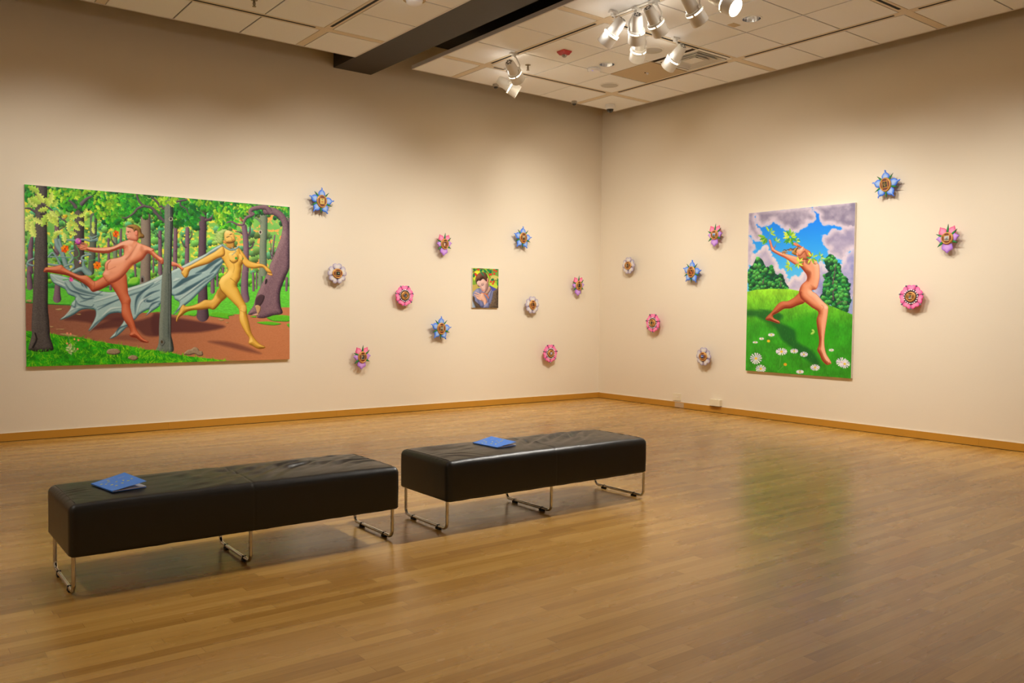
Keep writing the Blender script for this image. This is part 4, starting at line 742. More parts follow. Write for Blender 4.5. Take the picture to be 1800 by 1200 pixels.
# suspended ceiling clouds: tiles in bays of three by three between wide white tees with black slots
def cloud(name, x0, x1, y0, y1, tx, ty, xl, yl, holes=(), tans=(), diffs=()):
    """tx, ty: main tee lines; xl, yl: all joint lines (mains too)"""
    m = MB(); BW = .055
    xs = sorted([x0, x1]+xl); ys = sorted([y0, y1]+yl)
    def lo(v, mains): return v+(BW if v in mains else .008)
    def hi(v, mains): return v-(BW if v in mains else .008)
    for i in range(len(xs)-1):
        for j in range(len(ys)-1):
            a = lo(xs[i], tx) if xs[i] != x0 else x0+.02; b = hi(xs[i+1], tx) if xs[i+1] != x1 else x1-.02
            c = lo(ys[j], ty) if ys[j] != y0 else y0+.02; d = hi(ys[j+1], ty) if ys[j+1] != y1 else y1-.02
            if b-a < .03 or d-c < .03: continue
            cx, cy = (a+b)/2, (c+d)/2
            hs = [h for h in holes if a < h[0] < b and c < h[1] < d]
            if any(a < h[0] < b and c < h[1] < d for h in diffs): continue
            mi = 4 if any(a < h[0] < b and c < h[1] < d for h in tans) else 0
            if hs:
                hx, hy, hr = hs[0]; n = 48; R = []; S = []
                for k in range(n):
                    t = 2*math.pi*k/n; ct, st = math.cos(t), math.sin(t); R.append((hx+hr*ct, hy+hr*st))
                    q = min(((b-hx)/ct if ct > 1e-6 else (a-hx)/ct if ct < -1e-6 else 1e9), ((d-hy)/st if st > 1e-6 else (c-hy)/st if st < -1e-6 else 1e9)); S.append((hx+q*ct, hy+q*st))
                # corners: snap the nearest rim point
                for px, py in ((a, c), (b, c), (b, d), (a, d)):
                    k = min(range(n), key=lambda i_: (S[i_][0]-px)**2+(S[i_][1]-py)**2); S[k] = (px, py)
                vs = [(x, y, H) for x, y in R]+[(x, y, H) for x, y in S]+[(x, y, H+.018) for x, y in R]+[(x, y, H+.018) for x, y in S]
                fs = []
                for k in range(n):
                    l = (k+1) % n; fs += [(k, n+k, n+l, l), (n+k, 3*n+k, 3*n+l, n+l), (2*n+k, k, l, 2*n+l), (2*n+k, 2*n+l, 3*n+l, 3*n+k)]
                m.add(vs, fs, mi)
            else:
                m.box((a, c, H), (b, d, H+.018), mi); m.box((a-.01, c-.01, H+.018), (b+.01, d+.01, H+.024), 1)
    # narrow joints
    for x in xl:
        if x not in tx: m.box((x-.0105, y0+.01, H+.010), (x+.0105, y1-.01, H+.017), 1)
    for y in yl:
        if y not in ty: m.box((x0+.01, y-.0105, H+.0100), (x1-.01, y+.0105, H+.0165), 1)
    # main tees
    def tee(axis, v, a, b, cross):
        pts = sorted([a]+[c for c in cross if a < c < b]+[b])
        for p, q in zip(pts[:-1], pts[1:]):
            mid = p not in (a,) and q not in (b,)
            p2 = p+(BW if p != a else .02); q2 = q-(BW if q != b else .02)
            def bx(l0, l1, w0, w1, z0, z1, mi):
                if axis == 'y': m.box((v+w0, l0, z0), (v+w1, l1, z1), mi)
                else: m.box((l0, v+w0, z0), (l1, v+w1, z1), mi)
            if mid and q2-p2 > .5:
                bx(p2, q2, -BW+.008, -.0165, H+.001, H+.02, 2); bx(p2, q2, .0165, BW-.008, H+.001, H+.02, 2)
                bx(p2, p2+.07, -.0165, .0165, H+.001, H+.02, 2); bx(q2-.07, q2, -.0165, .0165, H+.001, H+.02, 2)
                bx(p2+.07, q2-.07, -.0165, .0165, H+.0005, H+.022, 3)
            else: bx(p2, q2, -BW+.010, BW-.010, H+.001, H+.02, 2)
            bx(p2, q2, -BW, BW, H+.02, H+.024, 1)
        return
    for x in tx: tee('y', x, y0, y1, ty)
    for y in ty: tee('x', y, x0, x1, tx)
    for x in tx:
        for y in ty: m.box((x-BW, y-BW, H), (x+BW, y+BW, H+.02), 2)
    o = struct(m.build(name, ['tile', 'gap', 'tee', 'black', 'tan']))
    e = MB(); t = .02; z0, z1 = H-.002, H+.045
    e.box((x0, y0, z0), (x0+t, y1, z1)); e.box((x1-t, y0, z0), (x1, y1, z1)); e.box((x0+t, y0, z0), (x1-t, y0+t, z1)); e.box((x0+t, y1-t, z0), (x1-t, y1, z1))
    e.build('edge_trim', 'edge', o)
    return o
TX = [-1.065-2.165*k for k in range(2)]; XLN = [-1.065-.7217*k for k in range(4)]
TY = [-1.315, -3.43, -5.515, -7.60, -9.70, -11.8]; YLN = []
for k in range(len(TY)-1): YLN += [TY[k], TY[k]+(TY[k+1]-TY[k])/3, TY[k]+2*(TY[k+1]-TY[k])/3]
YLN += [TY[-1]]
DL = [(-2.115, -2.311, .095), (-2.10, -4.427, .095)]
cloud('ceiling_right', -3.86, -.31, -13.4, -.60, [-3.23, -1.065], TY, [-3.23, -2.508, -1.787, -1.065], YLN, holes=DL, tans=[(-1.43, -2.35)], diffs=[(-1.43, -3.10)])
XM = [-5.356, -7.47, -9.6, -11.7]; XM2 = []
for k in range(len(XM)-1): XM2 += [XM[k], XM[k]+(XM[k+1]-XM[k])/3, XM[k]+2*(XM[k+1]-XM[k])/3]
XM2 += [XM[-1]]
cloud('ceiling_left', -13.0, -4.645, -13.4, -.60, XM, TY, XM2, YLN)
struct(MB().box((-4.64, YB, 4.42), (-4.115, 0, DECK)).build('ceiling_beam', 'beam'))

# ------------------------------------------------------------------ things on the ceiling
def frame_dir(d, up=(0, 0, 1)):
    d = Vector(d).normalized(); x = d.cross(Vector(up)).normalized(); return d, x, x.cross(d)
SPOTLAB = ['white track spotlight nearest the dark beam, tilted over the red alarm', 'white track spotlight beside the small dome camera, head turned sideways',
           'white spotlight at the outer end of the four-head cluster, tipped furthest back', 'white spotlight in the middle of the cluster, head hanging straight down over another',
           'white spotlight third along the cluster, tilted toward the meadow painting', 'brightly lit white spotlight hanging directly below the middle cluster head',
           'white spotlight hanging alone beside the square air diffuser', 'white spotlight cut by the picture top, between the cluster and the glowing one', 'white spotlight at the picture top with its glowing lens visible']
def spotlight(i, c, d):
    c = Vector(c); d = Vector(d).normalized(); hz = H-.0127 if i in (2, 3, 4) else H; t = thing('track_spotlight', SPOTLAB[i], 'spotlight', (c.x, c.y, hz), 'spotlights on the ceiling tracks')
    o = Vector((c.x, c.y, hz)); rel = c-o
    dd, x, up = frame_dir(d)
    m = MB().box((-.055, -.018, -.022), (.055, .018, 0)); m.box((-.02, -.02, -.045), (.02, .02, -.022)); m.build('track_adapter', 'white', t, sharp=30)
    # yoke down one side of the head
    s = -1 if i in (3,) else 1
    piv = rel+x*.078*s; m = MB()
    m.tube([Vector((0, 0, -.04)), Vector((0, 0, -.06))+x*.03*s, piv+Vector((0, 0, .06)), piv, piv-dd*.01], .0085, 8); m.lathe([(.0, 0), (.02, 0), (.02, .016), (.0, .016)], x*s, rel+x*.066*s, 16, caps=(False, False)); m.build('yoke', 'white', t, smooth=True, sharp=40)
    m = MB(); m.lathe([(.030, -.150), (.046, -.148), (.052, -.135), (.062, -.05), (.066, .015), (.0, .015)], dd, rel, 32, caps=(True, False))
    hb = m.build('lamp_housing', 'white', t, smooth=True, sharp=35)
    m = MB()
    for k in range(6):
        a = k*math.pi/3; m.add([rel+dd*-.1508+(x*math.cos(q)+up*math.sin(q))*r for q, r in ((a, .017), (a+.7, .017), (a+.7, .036), (a, .036))], [(0, 1, 2, 3)])
    m.build('vent_slots', 'black', t)
    m = MB(); m.lathe([(.066, .010), (.084, .014), (.086, .024), (.074, .026)], dd, rel, 40, caps=(False, False)); m.lathe([(.074, .036), (.086, .038), (.084, .048), (.080, .050)], dd, rel, 40, caps=(False, False)); m.build('collar', 'white', t, smooth=True, sharp=35)
    m = MB(); m.lathe([(.0735, .026), (.0735, .037)], dd, rel, 40, caps=(False, False)); m.build('glowing_slot', 'glow', t, smooth=True)
    for k in range(4):
        m = MB(); a = k*math.pi/2+.4; q = rel+(x*math.cos(a)+up*math.sin(a))*.0775; tv = (-x*math.sin(a)+up*math.cos(a))*.009; rv = (x*math.cos(a)+up*math.sin(a))*.006
        m.add([q+dd*h+tv*u+rv*w for h in (.024, .039) for u in (-1, 1) for w in (-1, 1)], [(0, 1, 3, 2), (4, 6, 7, 5), (0, 4, 5, 1), (2, 3, 7, 6), (0, 2, 6, 4), (1, 5, 7, 3)])
        m.build('collar_bracket', 'white', t)
    m = MB(); m.lathe([(.080, .048), (.083, .150), (.079, .150), (.076, .060), (.0, .058)], dd, rel, 40, caps=(False, False)); m.build('snoot', 'white', t, smooth=True, sharp=35)
    m = MB(); m.lathe([(.0, .0), (.068, .0), (.06, .010), (.0, .014)], dd, rel+dd*.085, 32, caps=(False, False)); m.build('lens', 'bulb', t, smooth=True)
    return t
for i, (c, d, w, a) in enumerate(FIX): spotlight(i, c, d)
# short surface track that carries the cluster
m = MB().box((-.02, -.62, -.012), (.02, .12, 0)).box((-.006, -.60, -.0125), (.006, -.35, -.012), 1)
tag(m.build('track_rail', ['white', 'black']), 'short white surface rail that the cluster of spotlights hangs from', 'track').location = (-3.27, -3.74, H)

def downlight(x, y, r, label):
    t = thing('downlight', label, 'ceiling light', (x, y, H), 'round recessed downlights')
    m = MB(); m.lathe([(r+.016, .0), (r+.016, -.004), (r-.002, -.005), (r-.002, .0)], (0, 0, 1), (0, 0, 0), 48, caps=(False, False)); m.build('trim_ring', 'white', t, smooth=True, sharp=35)
    m = MB(); m.lathe([(r-.002, -.002), (r*.93, .05), (r*.78, .10), (r*.55, .135), (r*.3, .15)], (0, 0, 1), (0, 0, 0), 16, caps=(False, True)); m.build('reflector', 'mirror', t)
    m = MB(); m.ball((0, 0, .12), .030, 16, 10, sz=.8); m.build('bulb', 'bulb2', t, smooth=True)
downlight(-2.115, -2.311, .095, 'mirrored round downlight set in the tile next to the white hexagonal box')
downlight(-2.10, -4.427, .095, 'mirrored round downlight in the tile above the meadow painting, beside the glowing spotlight')

def speaker(x, y, r, label):
    t = thing('ceiling_speaker', label, 'speaker', (x, y, H), 'round ceiling speakers')
    MB().lathe([(r, 0), (r, -.006), (r-.012, -.010), (r-.016, -.006)], (0, 0, 1), (0, 0, 0), 48, caps=(False, False)).build('rim', 'white', t, smooth=True, sharp=40)
    MB().lathe([(r-.012, -.003), (r-.02, -.010), (.0, -.0135)], (0, 0, 1), (0, 0, 0), 48, caps=(False, False)).build('grille', 'grille', t, smooth=True)
speaker(-1.425, -1.64, .128, 'round grey ceiling speaker grille in the tile nearest the room corner')
speaker(-2.106, -3.057, .128, 'round white ceiling speaker half hidden behind the bright hanging spotlight')

def sprinkler(x, y, label):
    t = thing('sprinkler', label, 'sprinkler', (x, y, H), 'ceiling sprinklers')
    MB().lathe([(.034, 0), (.034, -.004), (.014, -.010)], (0, 0, 1), (0, 0, 0), 24, caps=(False, True)).build('escutcheon', 'brass', t, smooth=True, sharp=40)
    MB().tube([(0, 0, -.008), (0, 0, -.055)], [.010, .006], 10).tube([(.009, 0, -.02), (.014, 0, -.04), (.004, 0, -.06)], .003, 6).tube([(-.009, 0, -.02), (-.014, 0, -.04), (-.004, 0, -.06)], .003, 6).build('body', 'brass', t, smooth=True)
    MB().lathe([(.018, -.062), (.020, -.066), (.0, -.068)], (0, 0, 1), (0, 0, 0), 16, caps=(True, False)).build('deflector', 'brass', t)
sprinkler(-2.846, -1.676, 'small brass sprinkler beside the spotlight nearest the dark beam')
sprinkler(-6.30, -1.70, 'small brass sprinkler at the picture top in the ceiling above the forest painting')

t = thing('fire_alarm_strobe', 'red square fire alarm strobe with clear lens under the ceiling', 'fire alarm', (-2.863, -2.378, H))
m = MB(); s = .062; m.add([(-s, -s, 0), (s, -s, 0), (s, s, 0), (-s, s, 0), (-s, -s, -.012), (s, -s, -.012), (s, s, -.012), (-s, s, -.012), (-.04, -.04, -.045), (.04, -.04, -.045), (.04, .04, -.045), (-.04, .04, -.045)],
    [(0, 1, 2, 3), (0, 4, 5, 1), (1, 5, 6, 2), (2, 6, 7, 3), (3, 7, 4, 0), (4, 8, 9, 5), (5, 9, 10, 6), (6, 10, 11, 7), (7, 11, 8, 4), (8, 11, 10, 9)]); m.build('housing', 'red', t)
MB().lathe([(.030, -.045), (.026, -.062), (.012, -.072), (.0, -.074)], (0, 0, 1), (0, 0, 0), 24, caps=(False, False)).build('lens', 'glass', t, smooth=True)

t = thing('wireless_access_point', 'white faceted box with a small blue light under the ceiling', 'access point', (-2.12, -2.085, H))
R6 = [(.090*math.cos(a), .090*math.sin(a)) for a in [math.radians(22.5+45*k) for k in range(8)]]
MB().add([(x*.8, y*.8, 0) for x, y in R6]+[(x, y, -.022) for x, y in R6]+[(x*.82, y*.82, -.042) for x, y in R6], [(k, (k+1) % 8, 8+(k+1) % 8, 8+k) for k in range(8)]+[(8+k, 8+(k+1) % 8, 16+(k+1) % 8, 16+k) for k in range(8)]+[tuple(16+k for k in range(8)), tuple(range(7, -1, -1))]).build('case', 'whitep', t)
MB().box((-.052, -.028, -.0435), (-.038, -.018, -.040)).build('indicator_light', 'blue_led', t)

# four-way air diffuser
t = thing('air_diffuser', 'square white ceiling air diffuser with stepped louvres', 'air vent', (-1.426, -3.083, H)); m = MB(); a0 = .305; b0 = .345
m.add([(sx*u, sy*v, z) for (u, v, z) in ((a0, b0, 0), (a0-.045, b0-.045, -.002)) for sx, sy in ((-1, -1), (1, -1), (1, 1), (-1, 1))], [(0, 1, 5, 4), (1, 2, 6, 5), (2, 3, 7, 6), (3, 0, 4, 7)])
m.build('outer_frame', 'white', t)
for k, s_ in enumerate((.82, .62, .42)):
    m = MB(); u, v = a0*s_, b0*s_; u2, v2 = a0*(s_-.13), b0*(s_-.13)
    m.add([(sx*p, sy*q, z) for (p, q, z) in ((u, v, -.004), (u2, v2, .050), (u2-.004, v2-.004, .050), (u-.008, v-.008, -.006)) for sx, sy in ((-1, -1), (1, -1), (1, 1), (-1, 1))], [(r*4+c, r*4+(c+1) % 4, ((r+1) % 4)*4+(c+1) % 4, ((r+1) % 4)*4+c) for r in range(4) for c in range(4)])
    m.build('louvre', 'white', t)
MB().box((-a0*.30, -b0*.30, -.004), (a0*.30, b0*.30, .0)).build('centre_plate', 'white', t)
MB().box((-a0, -b0, .07), (a0, b0, .078)).build('dark_plenum', 'black', t)
m = MB(); m.add([(sx*a0, sy*b0, z) for z in (0, .07) for sx, sy in ((-1, -1), (1, -1), (1, 1), (-1, 1))], [(0, 1, 5, 4), (1, 2, 6, 5), (2, 3, 7, 6), (3, 0, 4, 7)]); m.build('neck', 'gap', t)

t = thing('smoke_sensor', 'tiny white button sensor on the tan ceiling panel', 'sensor', (-1.461, -2.364, H))
MB().lathe([(.016, 0), (.016, -.012), (.010, -.02), (.0, -.02)], (0, 0, 1), (0, 0, 0), 16, caps=(False, False)).build('body', 'whitep', t, smooth=True, sharp=40)
MB().lathe([(.011, 0), (.011, -.004), (.0, -.004)], (0, 0, 1), (-.03, .01, 0), 12, caps=(False, False)).build('dark_hole_cover', 'black', t)
tag(MB().box((-.06, -.045, -.002), (.06, .045, 0)).build('ceiling_patch', 'tan'), 'small tan rectangular patch stuck on the tile beside a round downlight', 'patch').location = (-2.083, -4.192, H)

def dome(x, y, r, h, label, mh, drop=0.):
    t = thing('security_camera', label, 'camera', (x, y, H), 'dome security cameras')
    MB().lathe([(r*.95, 0), (r, -.006), (r, -h), (r*.86, -h-.008), (r*.55, -h-.008)], (0, 0, 1), (0, 0, 0), 32, caps=(False, False)).build('housing', mh, t, smooth=True, sharp=35)
    R = r*.72; m = MB(); m.lathe([(R*math.cos(a), -h-.004-R*math.sin(a)) for a in [k*math.pi/16 for k in range(9)]], (0, 0, 1), (0, 0, 0), 32, caps=(False, False)); m.build('dome', 'smoke', t, smooth=True)
dome(-2.62, -.70, .040, .030, 'small dark dome camera at the ceiling edge below the sideways spotlight', 'camhouse')
dome(-1.20, -.68, .040, .030, 'small dark dome camera at the ceiling edge a little way from the corner', 'camhouse')
dome(-.66, -.86, .072, .062, 'larger white dome camera hanging at the corner of the ceiling', 'white')
t = thing('smoke_detector', 'white round ceiling detector cut off by the picture top beside the dark beam', 'detector', (-5.09, -2.72, H))
MB().lathe([(.11, 0), (.11, -.015), (.0, -.015)], (0, 0, 1), (0, 0, 0), 32, caps=(False, False)).build('base_plate', 'tan', t, smooth=True, sharp=35)
MB().lathe([(.085, -.015), (.075, -.045), (.05, -.06), (.0, -.062)], (0, 0, 1), (0, 0, 0), 32, caps=(False, False)).build('body', 'whitep', t, smooth=True, sharp=35)

# ------------------------------------------------------------------ small plates low on the right wall
t = thing('outlet_cover', 'flat cream cover plate on the wall above the repaired stretch of baseboard', 'outlet', (0, -1.663, .157))
MB().box((-.014, -.074, -.05), (0, .074, .05)).build('plate', 'plate', t); MB().box((-.0155, -.062, -.006), (-.014, .062, .006)).build('seam', 'wall', t)
t = thing('junction_box', 'cream surface box standing out from the wall just above the baseboard', 'outlet', (0, -2.385, .135))
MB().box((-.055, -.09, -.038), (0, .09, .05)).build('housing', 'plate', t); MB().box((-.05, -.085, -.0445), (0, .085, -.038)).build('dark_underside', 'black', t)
tag(MB().box((-.0165, -.085, -.034), (-.0141, .085, .034)).build('baseboard_plate', 'cable'), 'scuffed greyish plate set over the baseboard under the flat cover plate', 'plate').location = (0, -1.717, .045)

# ------------------------------------------------------------------ paintings
def tolin(a): return np.where(a <= .04045, a/12.92, ((a+.055)/1.055)**2.4)
def painting(name, label, canvas, wall, u0, u1, z0, z1, depth, seam=None):
    """a stretched canvas: fine painted face on a real box with pale sides"""
    w, h = u1-u0, z1-z0; cx, cz = (u0+u1)/2, (z0+z1)/2
    if wall == 'left': M4 = Matrix(((1, 0, 0, cx), (0, 0, -1, 0), (0, 1, 0, cz), (0, 0, 0, 1)))
    else: M4 = Matrix(((0, 0, -1, 0), (-1, 0, 0, -cx), (0, 1, 0, cz), (0, 0, 0, 1)))
    t = thing(name, label, 'painting', None, None, M4)
    MB().box((-w/2, -h/2, .004), (w/2, h/2, depth-.0015)).build('stretcher', 'canvas', t)
    ny, nx = canvas.ny, canvas.nx; me = bpy.data.meshes.new('painted_canvas')
    jj, ii = np.meshgrid(np.arange(nx), np.arange(ny)); v = np.zeros((ny*nx, 3), np.float32)
    v[:, 0] = (jj/(nx-1)-.5).ravel()*w; v[:, 1] = (.5-ii/(ny-1)).ravel()*h; v[:, 2] = depth
    a = (ii[:-1, :-1]*nx+jj[:-1, :-1]).ravel(); q = np.stack([a, a+nx, a+nx+1, a+1], 1).astype(np.int32)
    me.vertices.add(nx*ny); me.vertices.foreach_set('co', v.ravel()); me.loops.add(q.size); me.loops.foreach_set('vertex_index', q.ravel())
    me.polygons.add(len(q)); me.polygons.foreach_set('loop_start', np.arange(0, q.size, 4, dtype=np.int32)); me.polygons.foreach_set('loop_total', np.full(len(q), 4, np.int32))
    me.update(calc_edges=True)
    ca = me.color_attributes.new('Col', 'FLOAT_COLOR', 'POINT'); d = np.ones((nx*ny, 4), np.float32)
    d[:, :3] = np.clip(tolin(np.clip(canvas.img, 0, 1)).reshape(-1, 3)*PGAIN, 0, .95); ca.data.foreach_set('color', d.ravel())
    me.materials.append(M['paint']); o = bpy.data.objects.new('painted_canvas', me); COL.objects.link(o); o.parent = t
    return t
PGAIN = np.array([1.06, 1.08, 1.2])
painting('forest_painting', 'huge unframed painting of two nude runners and a blue cape in an oak forest', paint_forest(), 'left', -8.0695, -5.2346, .762, 2.6226, .037)
painting('portrait_painting', 'small unframed painting of a brown-haired person in a blue sweater under cherries', paint_portrait(), 'left', -2.503, -2.0464, 1.4213, 1.9859, .03)
painting('meadow_painting', 'tall unframed painting of a nude figure leaping on a green hill with daisies', paint_meadow(), 'right', 2.8835, 4.4052, .6205, 2.7088, .037)

# ------------------------------------------------------------------ flower ornaments
def lump_mesh(outline, z0, thick, dome, cols, rot, name, parent, centre=None, base=None, rings=7, flute=0., n=3):
    """a domed, painted petal: outline in (radius, side) metres turned to angle ROT; colour runs rim > body, and to BASE near the hub"""
    P = spl([(a, b) for a, b in outline], True, n); c = P.mean(0) if centre is None else np.array(centre, float); K = len(P); v = []; f = []; col = []
    rim, mid, core = [np.minimum(np.array(lin(k))*1.04, .95) for k in cols]; bs = None if base is None else np.array(lin(base))
    def colour(q, s):
        k = core if s < .35 else core+(mid-core)*(s-.35)/.45 if s < .8 else mid+(rim-mid)*((s-.8)/.2)
        if bs is not None:
            w = float(np.clip((P[:, 0].min()+.030-q[0])/.020, 0, 1)); k = k*(1-w)+bs*w
        return k
    R = [1.0]+[1-(i/rings)**1.0 for i in range(rings)]+[0.]
    ca, sa = math.cos(rot), math.sin(rot)
    def w3(q, z): return (q[0]*ca-q[1]*sa, q[0]*sa+q[1]*ca, z)
    for p in P: v.append(w3(p, z0)); col.append(colour(p, 1.))
    for i in range(rings):
        s = 1-i/rings
        for p in P:
            q = c+(p-c)*s; z = z0+thick+dome*math.sqrt(max(0, 1-s**2.2))+flute*math.sin(q[1]*260)*(1-s)
            v.append(w3(q, z)); col.append(colour(q, s))
    v.append(w3(c, z0+thick+dome)); col.append(colour(c, 0)); last = len(v)-1
    f.append(tuple(reversed(range(K))))
    for i in range(rings):
        a, b = i*K, (i+1)*K
        for k in range(K): l = (k+1) % K; f.append((a+k, a+l, b+l, b+k))
    a = rings*K
    for k in range(K): f.append((a+k, a+(k+1) % K, last))
    m = MB(); m.v = v; m.f = f; m.m = [0]*len(f)
    return m.build(name, 'petal', parent, smooth=True, sharp=50, cols=np.array(col))

def ellipse(a, b, n=40): return [(a*math.cos(2*math.pi*k/n), b*math.sin(2*math.pi*k/n)) for k in range(n)]
def medallion(t, a, b, z, pic):
    """gilded oval with a crossing lattice of four bars and a tiny picture in its window"""
    E = ellipse(a-.004, b-.004, 40); n = 40
    m = MB(); m.add([(x, y, z-.02) for x, y in E]+[(x, y, z+.006) for x, y in E], [tuple(reversed(range(n))), tuple(range(n, 2*n))]+[(k, (k+1) % n, n+(k+1) % n, n+k) for k in range(n)]); m.build('inset', 'red_inset', t)
    m = MB(); m.tube([(x, y, z+.004) for x, y in ellipse(a-.004, b-.004, 40)], .0068, 10, closed=True); m.tube([(x, y, z-.008) for x, y in ellipse(a-.001, b-.001, 40)], .0075, 10, closed=True); m.build('gilded_rim', 'gold', t, smooth=True)
    hw, hh = a*.47, b*.47; m = MB(); r = .0040
    for s in (-1, 1):
        yy = b*math.sqrt(1-(hw/a)**2)-.002; m.tube([(s*hw, -yy, z+.006), (s*hw, 0, z+.010), (s*hw, yy, z+.006)], r, 8)
        xx = a*math.sqrt(1-(hh/b)**2)-.002; m.tube([(-xx, s*hh, z+.006), (0, s*hh, z+.010), (xx, s*hh, z+.006)], r, 8)
    m.build('lattice_bars', 'gold', t, smooth=True)
    nx, ny = 13, 17; v = []; f = []; col = []; bg0, bg1, spots = pic
    for i in range(ny):
        for j in range(nx):
            u, w = j/(nx-1), i/(ny-1); v.append(((u-.5)*2*(hw-.002), (.5-w)*2*(hh-.002), z+.0075)); k = np.array(lin(bg0))*(1-w)+np.array(lin(bg1))*w
            for (sx, sy, rx, ry, c) in spots:
                q = np.clip(1.6-1.3*math.hypot((u-sx)/rx, (w-sy)/ry), 0, 1); k = k*(1-q)+np.array(lin(c))*q
            col.append(k)
    for i in range(ny-1):
        for j in range(nx-1): q = i*nx+j; f.append((q, q+1, q+nx+1, q+nx))
    m = MB(); m.v = v; m.f = f; m.m = [0]*len(f); m.build('miniature_picture', 'petal', t, cols=np.array(col))

BLUE_P = [(.050, -.034), (.072, -.044), (.098, -.047), (.122, -.036), (.137, -.018), (.147, -.009), (.157, -.010), (.168, -.004), (.171, .008), (.160, .004), (.150, .004), (.140, .014), (.126, .031), (.104, .045), (.076, .043), (.050, .034)]
WHITE_P = [(.042, -.024), (.062, -.042), (.086, -.060), (.108, -.060), (.121, -.045), (.126, -.026), (.120, -.008), (.110, 0), (.120, .008), (.126, .026), (.121, .045), (.108, .060), (.086, .060), (.062, .042), (.042, .024)]
PINKC_P = [(.060, -.027), (.085, -.039), (.108, -.050), (.122, -.050), (.131, -.036), (.132, -.018), (.125, 0), (.132, .018), (.131, .036), (.122, .050), (.108, .050), (.085, .039), (.060, .027)]
PAN_UP = [(.045, -.030), (.070, -.043), (.095, -.046), (.115, -.036), (.128, -.016), (.140, -.004), (.150, .010), (.139, .013), (.128, .022), (.112, .036), (.088, .043), (.064, .036), (.045, .026)]
PAN_SIDE = [(.045, -.042), (.060, -.048), (.082, -.042), (.096, -.024), (.110, -.010), (.126, 0), (.110, .012), (.096, .026), (.082, .042), (.060, .046), (.045, .040)]
PAN_LOW = [(.050, -.034), (.076, -.052), (.104, -.060), (.122, -.050), (.134, -.028), (.150, -.012), (.160, 0), (.150, .012), (.134, .028), (.122, .050), (.104, .060), (.076, .052), (.050, .034)]
def sepal(rot, r0, r1, w, bend, z, t, cols=((8, 60, 34), (16, 100, 50), (34, 140, 66))):
    L = r1-r0; P = [(r0, -w*.5), (r0+L*.35, -w*.55+bend*.3), (r0+L*.7, -w*.32+bend*.75), (r1, bend*1.3), (r0+L*.75, w*.22+bend*.95), (r0+L*.4, w*.5+bend*.5), (r0, w*.5)]
    lump_mesh(P, z, .003, .004, cols, rot, 'sepal', t, rings=4)
STAND = .082     # petals stand this far off the wall
def standoff(t): MB().lathe([(.040, .001), (.022, .004), (.022, STAND-.014)], (0, 0, 1), (0, 0, 0), 24).build('wall_mount', 'canvas', t, smooth=True, sharp=40)
def blue_flower(t, pic, oval=(.063, .0755)):
    standoff(t)
    for d in (88, 160, 230, 299, 6): lump_mesh(BLUE_P, STAND, .004, .009, ((38, 100, 225), (70, 130, 235), (160, 188, 232)), math.radians(d), 'petal', t, base=(20, 92, 235), centre=(.092, 0))
    for d, b in ((124, .010), (54, -.010), (334, .010), (264, .008), (197, .012)): sepal(math.radians(d), .045, .152, .022, b, STAND+.004, t)
    medallion(t, oval[0], oval[1], STAND+.020, pic)
def white_flower(t, pic, oval=(.064, .057)):
    standoff(t)
    for d in (90, 162, 234, 306, 18): lump_mesh(WHITE_P, STAND, .004, .006, ((150, 136, 172), (190, 182, 194), (220, 214, 210)), math.radians(d), 'petal', t, base=(120, 128, 185), centre=(.080, 0))
    m = MB()
    for d in (126, 198, 270, 342, 54): a = math.radians(d); m.tube([(math.cos(a)*.05, math.sin(a)*.05, STAND+.006), (math.cos(a)*.088, math.sin(a)*.088, STAND+.006)], [.0035, .0022], 6)
    m.build('dark_veins', 'plum', t)
    medallion(t, oval[0], oval[1], STAND+.018, pic)
def pink_flower(t, pic, oval=(.052, .051)):
    standoff(t)
    for k in range(7): lump_mesh(PINKC_P, STAND, .005, .006, ((222, 60, 140), (250, 105, 170), (252, 150, 190)), math.radians(90+k*360/7), 'petal', t, base=(225, 30, 110), centre=(.098, 0))
    m = MB(); m.lathe([(.090, STAND+.002), (.088, STAND+.010), (.0, STAND+.011)], (0, 0, 1), (0, 0, 0), 40, caps=(True, False)); m.build('dark_disc', 'plum', t, smooth=True, sharp=40)
    for k in range(18):
        a = math.radians(k*20+5); b = MB(); b.ball((math.cos(a)*.076, math.sin(a)*.076, STAND+.015), .0095, 10, 7); b.build('pearl', 'pearl', t, smooth=True)
    for k in range(7):
        a = math.radians(90+(k+.5)*360/7); b = MB(); b.ball((math.cos(a)*.134, math.sin(a)*.134, STAND+.008), .0115, 12, 8); b.tube([(math.cos(a)*.092, math.sin(a)*.092, STAND+.004), (math.cos(a)*.13, math.sin(a)*.13, STAND+.007)], .003, 6); b.build('steel_ball', 'steel', t, smooth=True)
    medallion(t, oval[0], oval[1], STAND+.022, pic)
